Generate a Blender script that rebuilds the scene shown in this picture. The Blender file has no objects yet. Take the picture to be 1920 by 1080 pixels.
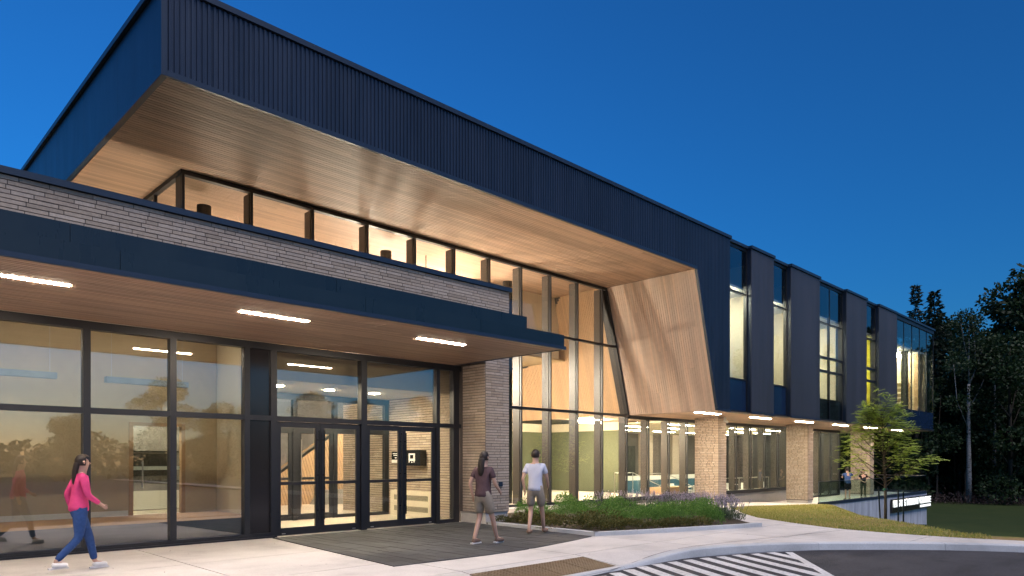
import bpy, bmesh, math, random
from mathutils import Vector, Matrix, noise
R = math.radians
rnd = random.Random(7)
sc = bpy.context.scene
COL = sc.collection

# ------------------------------------------------------------------ camera, sky, sun, exposure
cam = bpy.data.cameras.new('camera'); camo = bpy.data.objects.new('camera', cam); COL.objects.link(camo)
camo.location = (0, 0, 1.6)
YAW = math.atan2(1323, 1314)
camo.rotation_euler = (R(90), 0, YAW - R(90))
cam.sensor_fit = 'HORIZONTAL'; cam.sensor_width = 36
cam.lens = 1314 / 1920 * 36
cam.shift_y = (860 - 540) / 1920
cam.clip_end = 2000
sc.camera = camo
wd = bpy.data.worlds.new('World'); sc.world = wd; wd.use_nodes = True
wn = wd.node_tree; bg = wn.nodes['Background']
sky = wn.nodes.new('ShaderNodeTexSky'); sky.sky_type = 'NISHITA'; sky.sun_disc = False
sky.sun_elevation = R(3.6); sky.sun_rotation = R(188); sky.ozone_density = 6.0; sky.air_density = 1.0; sky.dust_density = 0.6
wn.links.new(sky.outputs[0], bg.inputs[0]); bg.inputs[1].default_value = 0.066
sun = bpy.data.lights.new('sun', 'SUN'); suno = bpy.data.objects.new('sun', sun); COL.objects.link(suno)
sun.energy = 0.60; sun.angle = R(40); sun.color = (1.0, 0.92, 0.93)
suno.rotation_euler = (R(24), 0, R(-14))      # soft afterglow from the west, behind the camera
sc.view_settings.view_transform = 'Standard'; sc.view_settings.look = 'None'
sc.view_settings.exposure = 2.3; sc.view_settings.gamma = 1; sc.view_settings.use_curve_mapping = False
sc.cycles.use_denoising = True
sc.cycles.max_bounces = 8; sc.cycles.diffuse_bounces = 4; sc.cycles.glossy_bounces = 4
sc.cycles.transparent_max_bounces = 24; sc.cycles.sample_clamp_indirect = 4
sc.cycles.caustics_reflective = False; sc.cycles.caustics_refractive = False

# ------------------------------------------------------------------ materials
MATS = {}
def new_mat(name):
    m = bpy.data.materials.new(name); m.use_nodes = True; MATS[name] = m
    nt = m.node_tree
    return m, nt, nt.nodes['Principled BSDF']
def setp(p, rough=.5, metal=0., spec=.5):
    p.inputs['Roughness'].default_value = rough; p.inputs['Metallic'].default_value = metal
    p.inputs['Specular IOR Level'].default_value = spec
def ramp(nt, stops):
    r = nt.nodes.new('ShaderNodeValToRGB'); e = r.color_ramp.elements
    while len(e) < len(stops): e.new(.5)
    for k, (pos, c) in enumerate(stops):
        e[k].position = pos; e[k].color = (*c, 1)
    return r
def rand_out(nt, island):
    if island:
        g = nt.nodes.new('ShaderNodeNewGeometry'); return g.outputs['Random Per Island']
    o = nt.nodes.new('ShaderNodeObjectInfo'); return o.outputs['Random']
def pos_noise(nt, scale, stretch=(1, 1, 1), detail=4, rough=.6, rot=(0, 0, 0)):
    g = nt.nodes.new('ShaderNodeNewGeometry'); mp = nt.nodes.new('ShaderNodeMapping')
    mp.inputs['Scale'].default_value = stretch; mp.inputs['Rotation'].default_value = rot
    n = nt.nodes.new('ShaderNodeTexNoise'); n.inputs['Scale'].default_value = scale
    n.inputs['Detail'].default_value = detail; n.inputs['Roughness'].default_value = rough
    nt.links.new(g.outputs['Position'], mp.inputs['Vector']); nt.links.new(mp.outputs[0], n.inputs['Vector'])
    return n
def mul(nt, a, b, fac=1.0, mode='MULTIPLY'):
    m = nt.nodes.new('ShaderNodeMix'); m.data_type = 'RGBA'; m.blend_type = mode
    m.inputs[0].default_value = fac
    nt.links.new(a, m.inputs[6]); nt.links.new(b, m.inputs[7]); return m.outputs[2]
def bump(nt, p, h, strength=.2, dist=.01):
    b = nt.nodes.new('ShaderNodeBump'); b.inputs['Strength'].default_value = strength; b.inputs['Distance'].default_value = dist
    nt.links.new(h, b.inputs['Height']); nt.links.new(b.outputs[0], p.inputs['Normal'])
def plain(name, col, rough=.5, metal=0., spec=.5, var=.12, scale=6., bmp=0., emit=None):
    m, nt, p = new_mat(name); setp(p, rough, metal, spec)
    n = pos_noise(nt, scale)
    c = ramp(nt, [(.25, tuple(v * (1 - var) for v in col)), (.75, tuple(min(1, v * (1 + var)) for v in col))])
    nt.links.new(n.outputs[0], c.inputs[0]); nt.links.new(c.outputs[0], p.inputs['Base Color'])
    if bmp: bump(nt, p, n.outputs[0], bmp)
    return m
def metalpanel(name, col, rough, tone=.14):
    m, nt, p = new_mat(name); setp(p, rough, 0, .5)
    n = pos_noise(nt, 2.2, (1, 1, .16), 5, .65); n2 = pos_noise(nt, 1.1, (1, 1, .6), 2, .5)
    c = ramp(nt, [(.3, tuple(v * .8 for v in col)), (.72, tuple(v * 1.22 for v in col))]); nt.links.new(n.outputs[0], c.inputs[0])
    r = ramp(nt, [(0, (1 - tone,) * 3), (1, (1 + tone,) * 3)]); nt.links.new(rand_out(nt, False), r.inputs[0])
    nt.links.new(mul(nt, c.outputs[0], r.outputs[0]), p.inputs['Base Color'])
    q = nt.nodes.new('ShaderNodeMapRange'); q.inputs[3].default_value = rough * .75; q.inputs[4].default_value = rough * 1.3; nt.links.new(n.outputs[0], q.inputs[0]); nt.links.new(q.outputs[0], p.inputs['Roughness'])
    bump(nt, p, n2.outputs[0], .25, .02); return m
def wood(name, c1, c2, stretch, island=False, rot=(0, 0, 0), tone=(.78, 1.12), rough=.5):
    m, nt, p = new_mat(name); setp(p, rough, 0, .35)
    n = pos_noise(nt, 46, (stretch[0] * (.35 if stretch[0] < 1 and stretch[2] == 1 else 1), stretch[1], stretch[2] * (.5 if stretch[2] < 1 else 1)), 5, .6, rot)
    c = ramp(nt, [(.15, c1), (.85, c2)]); nt.links.new(n.outputs[0], c.inputs[0])
    r = ramp(nt, [(0, (tone[0],) * 3), (.5, (tone[0] * .5 + tone[1] * .5,) * 3), (1, (tone[1], tone[1] * .97, tone[1] * .93))])
    nt.links.new(rand_out(nt, island), r.inputs[0])
    nt.links.new(mul(nt, c.outputs[0], r.outputs[0]), p.inputs['Base Color'])
    bump(nt, p, n.outputs[0], .08, .004)
    return m
def brickmat(name, island, gain=1.0):
    m, nt, p = new_mat(name); setp(p, .85, 0, .25)
    S = [(0, (.33, .27, .215)), (.18, (.41, .335, .265)), (.4, (.455, .375, .30)), (.62, (.40, .335, .28)), (.82, (.50, .42, .345)), (1, (.37, .295, .235))]
    r = ramp(nt, [(a, tuple(v * gain for v in c)) for a, c in S]); nt.links.new(rand_out(nt, island), r.inputs[0])
    n = pos_noise(nt, 22, (1, 1, 1), 5, .7)
    c = ramp(nt, [(.25, (.74, .73, .74)), (.7, (1.12, 1.1, 1.08))]); nt.links.new(n.outputs[0], c.inputs[0])
    nt.links.new(mul(nt, r.outputs[0], c.outputs[0]), p.inputs['Base Color'])
    bump(nt, p, n.outputs[0], .5, .006)
    return m
def concrete(name, col, rough=.85, big=.10, joints=False, streak=None, objrand=0.):
    m, nt, p = new_mat(name); setp(p, rough, 0, .3)
    n1 = pos_noise(nt, .7, (1, 1, 1), 5, .65); n2 = pos_noise(nt, 35, (1, 1, 1), 4, .7)
    c1 = ramp(nt, [(.30, tuple(v * (1 - big * 1.5) for v in col)), (.46, tuple(v * (1 - big * .2) for v in col)), (.72, tuple(v * (1 + big) for v in col))]); nt.links.new(n1.outputs[0], c1.inputs[0])
    c2 = ramp(nt, [(.25, (.88,) * 3), (.75, (1.1,) * 3)]); nt.links.new(n2.outputs[0], c2.inputs[0])
    o = mul(nt, c1.outputs[0], c2.outputs[0])
    if streak:
        n3 = pos_noise(nt, 3, streak, 5, .6); c3 = ramp(nt, [(.35, (.72, .72, .74)), (.6, (1.04,) * 3)]); nt.links.new(n3.outputs[0], c3.inputs[0])
        o = mul(nt, o, c3.outputs[0])
    if objrand:
        r = ramp(nt, [(0, (1 - objrand,) * 3), (1, (1 + objrand,) * 3)]); nt.links.new(rand_out(nt, False), r.inputs[0]); o = mul(nt, o, r.outputs[0])
    nt.links.new(o, p.inputs['Base Color']); bump(nt, p, n2.outputs[0], .25, .004)
    return m
def glassmat(name, ior, tint, refl_tint=(1, 1, 1)):
    m = bpy.data.materials.new(name); m.use_nodes = True; nt = m.node_tree; MATS[name] = m
    nt.nodes.remove(nt.nodes['Principled BSDF'])
    out = nt.nodes['Material Output']
    t = nt.nodes.new('ShaderNodeBsdfTransparent'); t.inputs[0].default_value = (*tint, 1)
    g = nt.nodes.new('ShaderNodeBsdfGlossy'); g.inputs['Roughness'].default_value = .004; g.inputs[0].default_value = (*refl_tint, 1)
    f = nt.nodes.new('ShaderNodeFresnel'); f.inputs[0].default_value = ior
    ge = nt.nodes.new('ShaderNodeNewGeometry')          # same reflectance from both sides of a thin pane
    mx = nt.nodes.new('ShaderNodeMixShader'); nt.links.new(t.outputs[0], mx.inputs[1]); nt.links.new(g.outputs[0], mx.inputs[2])
    bf = nt.nodes.new('ShaderNodeMath'); bf.operation = 'SUBTRACT'; bf.inputs[0].default_value = 1; nt.links.new(ge.outputs['Backfacing'], bf.inputs[1])
    mm = nt.nodes.new('ShaderNodeMath'); mm.operation = 'MULTIPLY'; nt.links.new(bf.outputs[0], mm.inputs[0]); nt.links.new(f.outputs[0], mm.inputs[1])
    nt.links.new(mm.outputs[0], mx.inputs[0]); nt.links.new(mx.outputs[0], out.inputs[0])
    return m
def emitter(name, col, strength):
    m, nt, p = new_mat(name); p.inputs['Base Color'].default_value = (.8, .8, .8, 1)
    p.inputs['Emission Color'].default_value = (*col, 1); p.inputs['Emission Strength'].default_value = strength
    return m
def leafmat(name, stops, island=True, rough=.55, trans=.25):
    m, nt, p = new_mat(name); setp(p, rough, 0, .3)
    r = ramp(nt, stops); nt.links.new(rand_out(nt, island), r.inputs[0])
    nt.links.new(r.outputs[0], p.inputs['Base Color'])
    if trans:
        tl = nt.nodes.new('ShaderNodeBsdfTranslucent'); nt.links.new(r.outputs[0], tl.inputs[0]); mx = nt.nodes.new('ShaderNodeMixShader'); mx.inputs[0].default_value = trans
        nt.links.new(p.outputs[0], mx.inputs[1]); nt.links.new(tl.outputs[0], mx.inputs[2]); nt.links.new(mx.outputs[0], nt.nodes['Material Output'].inputs[0])
    return m

WARM = (1.0, .74, .46); WARMW = (1.0, .84, .62); COOLW = (1.0, .93, .74)
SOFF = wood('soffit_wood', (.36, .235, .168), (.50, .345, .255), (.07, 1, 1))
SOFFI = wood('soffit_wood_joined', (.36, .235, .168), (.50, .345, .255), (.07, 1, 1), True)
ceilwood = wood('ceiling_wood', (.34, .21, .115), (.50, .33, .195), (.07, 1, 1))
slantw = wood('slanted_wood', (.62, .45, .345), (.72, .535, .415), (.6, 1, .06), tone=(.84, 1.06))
slantwi = wood('slanted_wood_joined', (.52, .33, .19), (.68, .46, .28), (.6, 1, .06), True, tone=(.85, 1.05))
brickm = brickmat('brick_single', False, 1.12); brickj = brickmat('brick_joined', True, 1.12)
mortar = plain('mortar', (.115, .100, .095), .95, 0, .2, .15, 30)
clad = metalpanel('navy_cladding', (.017, .027, .050), .36)
cladp = metalpanel('plum_cladding', (.044, .046, .060), .40)
trim = plain('navy_trim', (.018, .032, .058), .4, 0, .5, .08)
fascm = metalpanel('canopy_fascia_metal', (.012, .020, .026), .28, .1)
frame = plain('black_aluminium', (.016, .017, .022), .42, 0, .5, .1)
fin = plain('bronze_fin', (.042, .034, .027), .42, 0, .5, .1)
glass = glassmat('storefront_glass', 2.7, (.86, .88, .86))
glassc = glassmat('clear_glass', 1.7, (.90, .92, .90))
glassu = glassmat('coated_glass', 2.25, (.80, .86, .86))
glassg = glassmat('guard_glass', 1.5, (.72, .84, .82))
spandrel = plain('navy_spandrel', (.012, .03, .075), .12, 0, .9, .05)
spandark = plain('dark_spandrel', (.018, .017, .02), .14, 0, .7, .05)
conc = concrete('pavement_concrete', (.52, .49, .46), objrand=.06, big=.16)
concw = concrete('wall_concrete', (.50, .52, .57), streak=(1, 1, .12))
conck = concrete('kerb_concrete', (.47, .48, .49), objrand=.06, big=.16)
concb = concrete('base_concrete', (.30, .285, .27))
pavm = concrete('dark_paver', (.052, .053, .056), .7, .2, objrand=.22)
def asphalt():
    m, nt, p = new_mat('asphalt'); setp(p, .88, 0, .3)
    a = pos_noise(nt, 90, (1, 1, 1), 3, .8); b = pos_noise(nt, .9, (1, 1, 1), 6, .7); c = pos_noise(nt, 2.2, (.35, 1, 1), 3, .6)
    r = ramp(nt, [(.3, (.026, .025, .027)), (.55, (.055, .053, .057)), (.78, (.14, .135, .135))]); nt.links.new(a.outputs[0], r.inputs[0])
    q = ramp(nt, [(.32, (.66, .66, .68)), (.6, (1.05,) * 3), (.75, (1.28, 1.26, 1.22))]); nt.links.new(b.outputs[0], q.inputs[0])
    w = ramp(nt, [(.36, (.8,) * 3), (.5, (1.06,) * 3)]); nt.links.new(c.outputs[0], w.inputs[0])
    nt.links.new(mul(nt, mul(nt, r.outputs[0], q.outputs[0]), w.outputs[0]), p.inputs['Base Color']); bump(nt, p, a.outputs[0], .7, .006); return m
asph = asphalt()
def wornpaint():
    m, nt, p = new_mat('road_paint'); setp(p, .8, 0, .25)
    n = pos_noise(nt, 16, (1, 1, 1), 8, .75); n2 = pos_noise(nt, 1.3, (1, 1, 1), 4, .6)
    r = ramp(nt, [(.36, (.12, .118, .12)), (.44, (.60, .59, .58)), (.7, (.74, .73, .71))]); nt.links.new(n.outputs[0], r.inputs[0])
    q = ramp(nt, [(.3, (.82, .81, .79)), (.7, (1.05, 1.05, 1.05))]); nt.links.new(n2.outputs[0], q.inputs[0])
    nt.links.new(mul(nt, r.outputs[0], q.outputs[0]), p.inputs['Base Color']); return m
paint = wornpaint()
bronze = plain('tactile_bronze', (.155, .105, .058), .55, .3, .4, .2, 14)
soil = plain('soil', (.075, .06, .045), 1, 0, .1, .3, 20, .5)
gravel = plain('pale_gravel', (.38, .34, .29), 1, 0, .2, .35, 60, .6)
cream = plain('cream_wall', (.72, .64, .50), .8, 0, .25, .03)
tan = plain('tan_wall', (.50, .40, .27), .8, 0, .25, .05)
white = plain('white_paint', (.78, .77, .74), .6, 0, .3, .03)
floorm = plain('pale_floor', (.62, .55, .45), .35, 0, .5, .06, 2)
floorw = wood('floor_wood', (.36, .2, .09), (.5, .3, .15), (.1, 1, 1))
greym = concrete('acoustic_grey', (.25, .235, .235), big=.25)
olive = plain('olive_wall', (.105, .118, .072), .55, 0, .4, .06)
darkw = plain('dark_wall', (.03, .032, .03), .7, 0, .3, .1)
black = plain('black_gloss', (.012, .012, .014), .25, 0, .6, .05)
steel = plain('brushed_steel', (.55, .54, .52), .3, 1, .5, .05)
bluef = plain('blue_fabric', (.05, .12, .18), .9, 0, .2, .1)
lamp_can = emitter('canopy_lamp', (1, .82, .64), 64)
lamp_sof = emitter('soffit_lamp', (1, .80, .58), 40)
lamp_fill = emitter('pendant_lamp', (1, .80, .63), 38)  # for unseen lobby pendants, added to light the soffit and interior
lamp_dn = emitter('down_lamp', (1, .82, .59), 185)
lamp_rm = emitter('room_lamp', (1, .88, .66), 52)
fill_ws = emitter('wash_lamp', (1, .82, .64), 34)  # for unseen lobby fill lamps added to brighten the slanted wood
fill_wl = emitter('long_wash_lamp', (1, .84, .68), 165)
fill_lr = emitter('left_room_lamp', (1, .84, .62), 38)  # for unseen lamps added to brighten the left room
lamp_cf = emitter('cafe_lamp', (1, .95, .72), 36)
lamp_sign = emitter('sign_light', (.95, 1, .97), .22)
lamp_cyan = emitter('status_light', (.2, 1, .9), 1.2)
yellowm = plain('yellow_wall', (.62, .56, .05), .8, 0, .2, .03)
barkm = plain('bark', (.10, .078, .058), .95, 0, .2, .3, 12, .6)
barkd = plain('dark_bark', (.045, .038, .03), .95, 0, .2, .3, 8, .6)
def birchmat():
    m, nt, p = new_mat('birch_bark'); setp(p, .8, 0, .2)
    n = pos_noise(nt, 5, (1, 1, 4), 3); r = ramp(nt, [(.40, (.05, .045, .04)), (.47, (.30, .295, .285)), (1, (.40, .39, .38))])
    nt.links.new(n.outputs[0], r.inputs[0]); nt.links.new(r.outputs[0], p.inputs['Base Color']); return m
birch = birchmat()
leaf_dec = leafmat('deciduous_leaf', [(0, (.010, .025, .010)), (.5, (.021, .045, .016)), (1, (.042, .074, .025))])
leaf_spr = leafmat('spruce_needle', [(0, (.008, .020, .012)), (1, (.022, .042, .024))])
leaf_map = leafmat('young_leaf', [(0, (.30, .39, .055)), (.5, (.43, .52, .10)), (1, (.54, .62, .17))], trans=.4)
leaf_jun = leafmat('juniper_needle', [(0, (.05, .062, .014)), (.6, (.10, .115, .028)), (1, (.24, .17, .05))])
leaf_mug = leafmat('pine_needle', [(0, (.06, .16, .03)), (.6, (.15, .31, .06)), (1, (.28, .44, .10))])
leaf_lav = leafmat('lavender_leaf', [(0, (.05, .08, .04)), (1, (.11, .15, .08))])
flow_lav = leafmat('lavender_flower', [(0, (.30, .25, .38)), (1, (.55, .48, .62))])
leaf_red = leafmat('brush_twig', [(0, (.05, .03, .03)), (1, (.11, .08, .075))])
def lawnmat(name, c):
    m, nt, p = new_mat(name); setp(p, .95, 0, .15)
    n1 = pos_noise(nt, .55, (1, 1, 1), 5, .7); n2 = pos_noise(nt, 14, (1, 1, 1), 4, .7)
    r = ramp(nt, c); nt.links.new(n1.outputs[0], r.inputs[0])
    q = ramp(nt, [(.25, (.6, .6, .6)), (.75, (1.25, 1.25, 1.2))]); nt.links.new(n2.outputs[0], q.inputs[0])
    nt.links.new(mul(nt, r.outputs[0], q.outputs[0]), p.inputs['Base Color']); bump(nt, p, n2.outputs[0], .8, .03)
    return m
lawnm = lawnmat('lawn_turf', [(.34, (.11, .14, .028)), (.48, (.17, .17, .04)), (.56, (.24, .18, .07)), (.66, (.32, .21, .11))])
dimturfm = lawnmat('field_turf', [(.3, (.020, .036, .010)), (.7, (.034, .048, .014))])  # green with the weaker light far from the lamps painted in
gr_blade = leafmat('grass_blade', [(0, (.24, .27, .05)), (.6, (.38, .36, .09)), (1, (.56, .42, .19))])
skin = plain('skin', (.50, .31, .23), .5, 0, .4, .05)
hairm = plain('dark_hair', (.022, .014, .010), .5, 0, .4, .2, 40)

# ------------------------------------------------------------------ mesh helpers
WL = {}                                     # world location of every unrotated parent
def finish(o, parent, loc):
    COL.objects.link(o)
    if parent is not None:
        o.parent = parent; b = WL[parent.name]
        o.location = (loc[0] - b[0], loc[1] - b[1], loc[2] - b[2])
    else:
        o.location = loc
    WL[o.name] = tuple(loc); return o
def empty(name, loc, label, cat, group=None):
    o = bpy.data.objects.new(name, None); o.empty_display_size = .2; finish(o, None, loc)
    o['label'] = label; o['category'] = cat
    if group: o['group'] = group
    return o
def tag(o, label=None, cat=None, group=None, kind=None):
    if label: o['label'] = label
    if cat: o['category'] = cat
    if group: o['group'] = group
    if kind: o['kind'] = kind
    return o
class MB:
    def __init__(s): s.v = []; s.f = []
    def box(s, x0, x1, y0, y1, z0, z1):
        b = len(s.v)
        s.v += [(x, y, z) for z in (z0, z1) for y in (y0, y1) for x in (x0, x1)]
        s.f += [tuple(b + k for k in q) for q in ((0, 2, 3, 1), (4, 5, 7, 6), (0, 1, 5, 4), (2, 6, 7, 3), (0, 4, 6, 2), (1, 3, 7, 5))]
        return s
    def poly(s, pts):
        b = len(s.v); s.v += [tuple(p) for p in pts]; s.f.append(tuple(range(b, b + len(pts)))); return s
    def prism(s, pts, d):
        """closed solid from polygon pts (3d) swept by vector d"""
        b = len(s.v); n = len(pts)
        s.v += [tuple(p) for p in pts] + [(p[0] + d[0], p[1] + d[1], p[2] + d[2]) for p in pts]
        s.f.append(tuple(range(b + n - 1, b - 1, -1))); s.f.append(tuple(range(b + n, b + 2 * n)))
        for k in range(n): j = (k + 1) % n; s.f.append((b + k, b + j, b + n + j, b + n + k))
        return s
    def tube(s, path, rad, seg=8, cap=True):
        P = [Vector(p) for p in path]; n = len(P)
        if not isinstance(rad, (list, tuple)): rad = [rad] * n
        b = len(s.v); up = Vector((0.13, .21, 1)).normalized()
        for k in range(n):
            d = (P[min(k + 1, n - 1)] - P[max(k - 1, 0)]).normalized()
            a = d.cross(up)
            if a.length < .1: a = d.cross(Vector((1, .1, 0)))
            a.normalize(); c = d.cross(a)
            for q in range(seg):
                t = 2 * math.pi * q / seg; s.v.append(tuple(P[k] + (a * math.cos(t) + c * math.sin(t)) * rad[k]))
        for k in range(n - 1):
            for q in range(seg):
                j = (q + 1) % seg; s.f.append((b + k * seg + q, b + k * seg + j, b + (k + 1) * seg + j, b + (k + 1) * seg + q))
        if cap:
            s.f.append(tuple(b + q for q in range(seg - 1, -1, -1))); s.f.append(tuple(b + (n - 1) * seg + q for q in range(seg)))
        return s
    def mesh(s, name, m, off=(0, 0, 0), smooth=False):
        me = bpy.data.meshes.new(name)
        me.from_pydata([(v[0] - off[0], v[1] - off[1], v[2] - off[2]) for v in s.v], [], s.f)
        me.materials.append(m)
        if smooth: me.polygons.foreach_set('use_smooth', [True] * len(me.polygons))
        return me
    def build(s, name, m, parent=None, smooth=False, loc=None):
        if loc is None:
            xs, ys, zs = zip(*s.v); loc = ((min(xs) + max(xs)) / 2, (min(ys) + max(ys)) / 2, min(zs))
        return finish(bpy.data.objects.new(name, s.mesh(name, m, loc, smooth)), parent, loc)
UB = {}
def ub(name, x0, x1, y0, y1, z0, z1, m, parent=None):
    """leaf box: shares one unit cube per material"""
    k = m.name
    if k not in UB: UB[k] = MB().box(-.5, .5, -.5, .5, 0, 1).mesh('unit_' + k, m)
    o = bpy.data.objects.new(name, UB[k]); o.scale = (x1 - x0, y1 - y0, z1 - z0)
    return finish(o, parent, ((x0 + x1) / 2, (y0 + y1) / 2, z0))
def pb(name, x0, x1, y0, y1, z0, z1, m, parent=None):
    """box that may carry children"""
    return MB().box(x0, x1, y0, y1, z0, z1).build(name, m, parent)
def clip_poly(subj, a, b):
    """keep the part of 2d polygon subj left of a->b"""
    out = []; n = len(subj)
    side = lambda p: (b[0] - a[0]) * (p[1] - a[1]) - (b[1] - a[1]) * (p[0] - a[0])
    for k in range(n):
        p, q = subj[k], subj[(k + 1) % n]; sp, sq = side(p), side(q)
        if sp >= 0: out.append(p)
        if sp * sq < 0:
            t = sp / (sp - sq); out.append((p[0] + (q[0] - p[0]) * t, p[1] + (q[1] - p[1]) * t))
    return out
def clip_convex(subj, conv):
    for k in range(len(conv)):
        if len(subj) < 3: return []
        subj = clip_poly(subj, conv[k], conv[(k + 1) % len(conv)])
    return subj
def area(p): return .5 * sum(p[k][0] * p[(k + 1) % len(p)][1] - p[(k + 1) % len(p)][0] * p[k][1] for k in range(len(p)))
def sstep(a, b, x):
    t = min(1, max(0, (x - a) / (b - a))); return t * t * (3 - 2 * t)

# ------------------------------------------------------------------ ground heights
def g(x):
    s = 1.5; t = (x - 19) / s
    return max(-1.3, -.04 * s * (t if t > 30 else math.log1p(math.exp(t))))
def crest(x, y): return min((x - 35) * .6 - (y - 13.6) * .8, x - 20.3) + 2.7 * sstep(13.4, 8, y)
def lawn_z(x, y):
    d = max(0, crest(x, y)); z = g(x) - 2.0 * (1 - math.exp(-.27 * d / 2.0))
    return z + 0.15 * math.exp(-((x - 28) ** 2 + (y - 8.3) ** 2) / 4)
def ramp_drop(x, y): return .105 * sstep(7.6, 6.5, y) * sstep(11.2, 8.6, x)
def pave_z(x, y): return g(x) - ramp_drop(x, y)
ROADZ = -.13

# base ground sheet reaching the horizon
mb = MB(); XS = [-600, -250, -100, -40, -14, 0, 14, 22, 34, 46, 60, 80, 120, 250, 600]; YS = [-600, -250, -120, -60, -30, -12, 0, 12, 30, 60, 120, 250, 600]
gz = lambda x, y: -.5 - 2.9 * sstep(20, 36, x)
for y in YS:
    for x in XS: mb.v.append((x, y, gz(x, y)))
nx = len(XS)
for j in range(len(YS) - 1):
    for i in range(nx - 1): mb.f.append((j * nx + i, j * nx + i + 1, (j + 1) * nx + i + 1, (j + 1) * nx + i))
tag(mb.build('ground', dimturfm, loc=(0, 0, 0)), kind='structure')
# road
curbbot = [(-14, 6.45), (4, 6.5), (8.01, 6.55), (9.48, 6.6), (10.3, 6.52), (11.01, 6.38), (12.08, 6.01), (12.8, 5.64), (13.59, 5.22), (14.42, 4.64), (14.9, 4.1), (15.6, 3.1), (16.0, 2.3), (16.3, 0), (16.4, -6), (16.4, -34)]
mb = MB(); n = len(curbbot)
mb.poly([(x, y + .05, ROADZ) for x, y in curbbot[::-1]] + [(-60, 6.45, ROADZ), (-60, -34, ROADZ)])
tag(mb.build('road', asph, loc=(0, 0, ROADZ)), kind='structure')

# ------------------------------------------------------------------ sidewalk of single slabs
gu = [(22.2, 11.5), (22.7, 12.0), (23.6, 12.4), (25.5, 12.8), (29.5, 13.25), (34.5, 13.55)]      # upper lawn edge
gl = [(22.2, 11.5), (21.2, 10.9), (19.9, 10.1), (18.5, 8.95), (17.45, 7.5), (16.75, 6.27), (16.55, 5.3), (16.48, 4.6), (16.55, 3.6), (16.81, 2.68), (17.1, 0), (17.3, -6), (17.3, -34)]  # lower lawn edge
ctop = [(17.3, -34), (16.55, -34), (16.5, -6), (16.35, 0), (15.95, 2.51), (15.4, 3.41), (14.78, 4.2), (14.32, 4.66), (13.25, 5.62), (12.36, 6.16), (11.28, 6.56), (9.67, 6.62), (8.0, 6.60), (4, 6.55), (-14, 6.5)]
walk_out = [(-14, 16.5), (-14, 6.5)] + ctop[::-1][1:-1] + [(17.3, -34)] + gl[::-1][1:] + gu[1:] + [(35.4, 13.7), (35.4, 16.5)]
if area(walk_out) < 0: walk_out = walk_out[::-1]
swalk = MB()
XJ = [-14] + [-11 + 2.5 * k for k in range(18)] + [36]; YJ = [-34, -20, -6, -2, 2, 4.2, 6.2, 7.58, 9.0, 11.0, 13.4, 16.6]
sw_root = None
cells = []
for i in range(len(XJ) - 1):
    for j in range(len(YJ) - 1):
        c = [(XJ[i], YJ[j]), (XJ[i + 1], YJ[j]), (XJ[i + 1], YJ[j + 1]), (XJ[i], YJ[j + 1])]
        p = clip_convex(walk_out, c)
        if len(p) > 2 and abs(area(p)) > .03: cells.append((p, c))
mb = MB()                                   # dark bed under the joints
for p, c in cells: mb.poly([(x, y, pave_z(x, y) - .014) for x, y in p])
sw_root = tag(mb.build('sidewalk', concb, loc=(0, 0, 0)), kind='structure')
def shrink(p, c, e=.010):
    cx0, cy0 = c[0]; cx1, cy1 = c[2]
    return [(min(max(x, cx0 + e), cx1 - e), min(max(y, cy0 + e), cy1 - e)) for x, y in p]
def dens(p, step=.6):
    out = []
    for k in range(len(p)):
        a, b = p[k], p[(k + 1) % len(p)]; n = max(1, int(math.dist(a, b) / step))
        out += [(a[0] + (b[0] - a[0]) * t / n, a[1] + (b[1] - a[1]) * t / n) for t in range(n)]
    return out
for p, c in cells:
    q = shrink(p, c); mb = MB(); b = len(q)
    top = [(x, y, pave_z(x, y)) for x, y in q]; lo = [(x, y, pave_z(x, y) - .05) for x, y in q]
    mb.v = top + lo; mb.f = [tuple(range(b))] + [(k, b + k, b + (k + 1) % b, (k + 1) % b) for k in range(b)]
    mb.build('slab', conc, sw_root)
# kerb stones, curving and dying into the ramp
def resample(p, step):
    out = [p[0]]
    for a, b in zip(p, p[1:]):
        n = max(1, round(math.dist(a, b) / step))
        out += [(a[0] + (b[0] - a[0]) * t / n, a[1] + (b[1] - a[1]) * t / n) for t in range(1, n + 1)]
    return out
kp = resample([p for p in ctop[2:14]], .35)
def smooth(p, it=3):
    for _ in range(it): p = [p[0]] + [((a[0] + 2 * b[0] + c[0]) / 4, (a[1] + 2 * b[1] + c[1]) / 4) for a, b, c in zip(p, p[1:], p[2:])] + [p[-1]]
    return p
kp = smooth(kp)
kerb = empty('kerb', (14, 5, 0), 'x', 'x'); del kerb['label']; del kerb['category']; kerb['kind'] = 'structure'
def kerb_piece(pts):
    mb = MB(); n = len(pts); prof = []
    for k, (x, y) in enumerate(pts):
        a = pts[max(0, k - 1)]; b = pts[min(n - 1, k + 1)]; dx, dy = b[0] - a[0], b[1] - a[1]; l = math.hypot(dx, dy); nxv, nyv = -dy / l, dx / l   # towards road?
        z = pave_z(x, y) + .006
        prof.append([(x - nxv * o, y - nyv * o, zz) for o, zz in ((.16, z), (-.03, z), (-.055, z - .02), (-.075, ROADZ + .0), (-.075, ROADZ - .12), (.16, ROADZ - .12))])
    for pr in prof: mb.v += pr
    m = 6
    for k in range(n - 1):
        for q in range(m): j = (q + 1) % m; mb.f.append((k * m + q, k * m + j, (k + 1) * m + j, (k + 1) * m + q))
    mb.f += [tuple(range(m - 1, -1, -1)), tuple((n - 1) * m + q for q in range(m))]
    return mb
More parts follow.
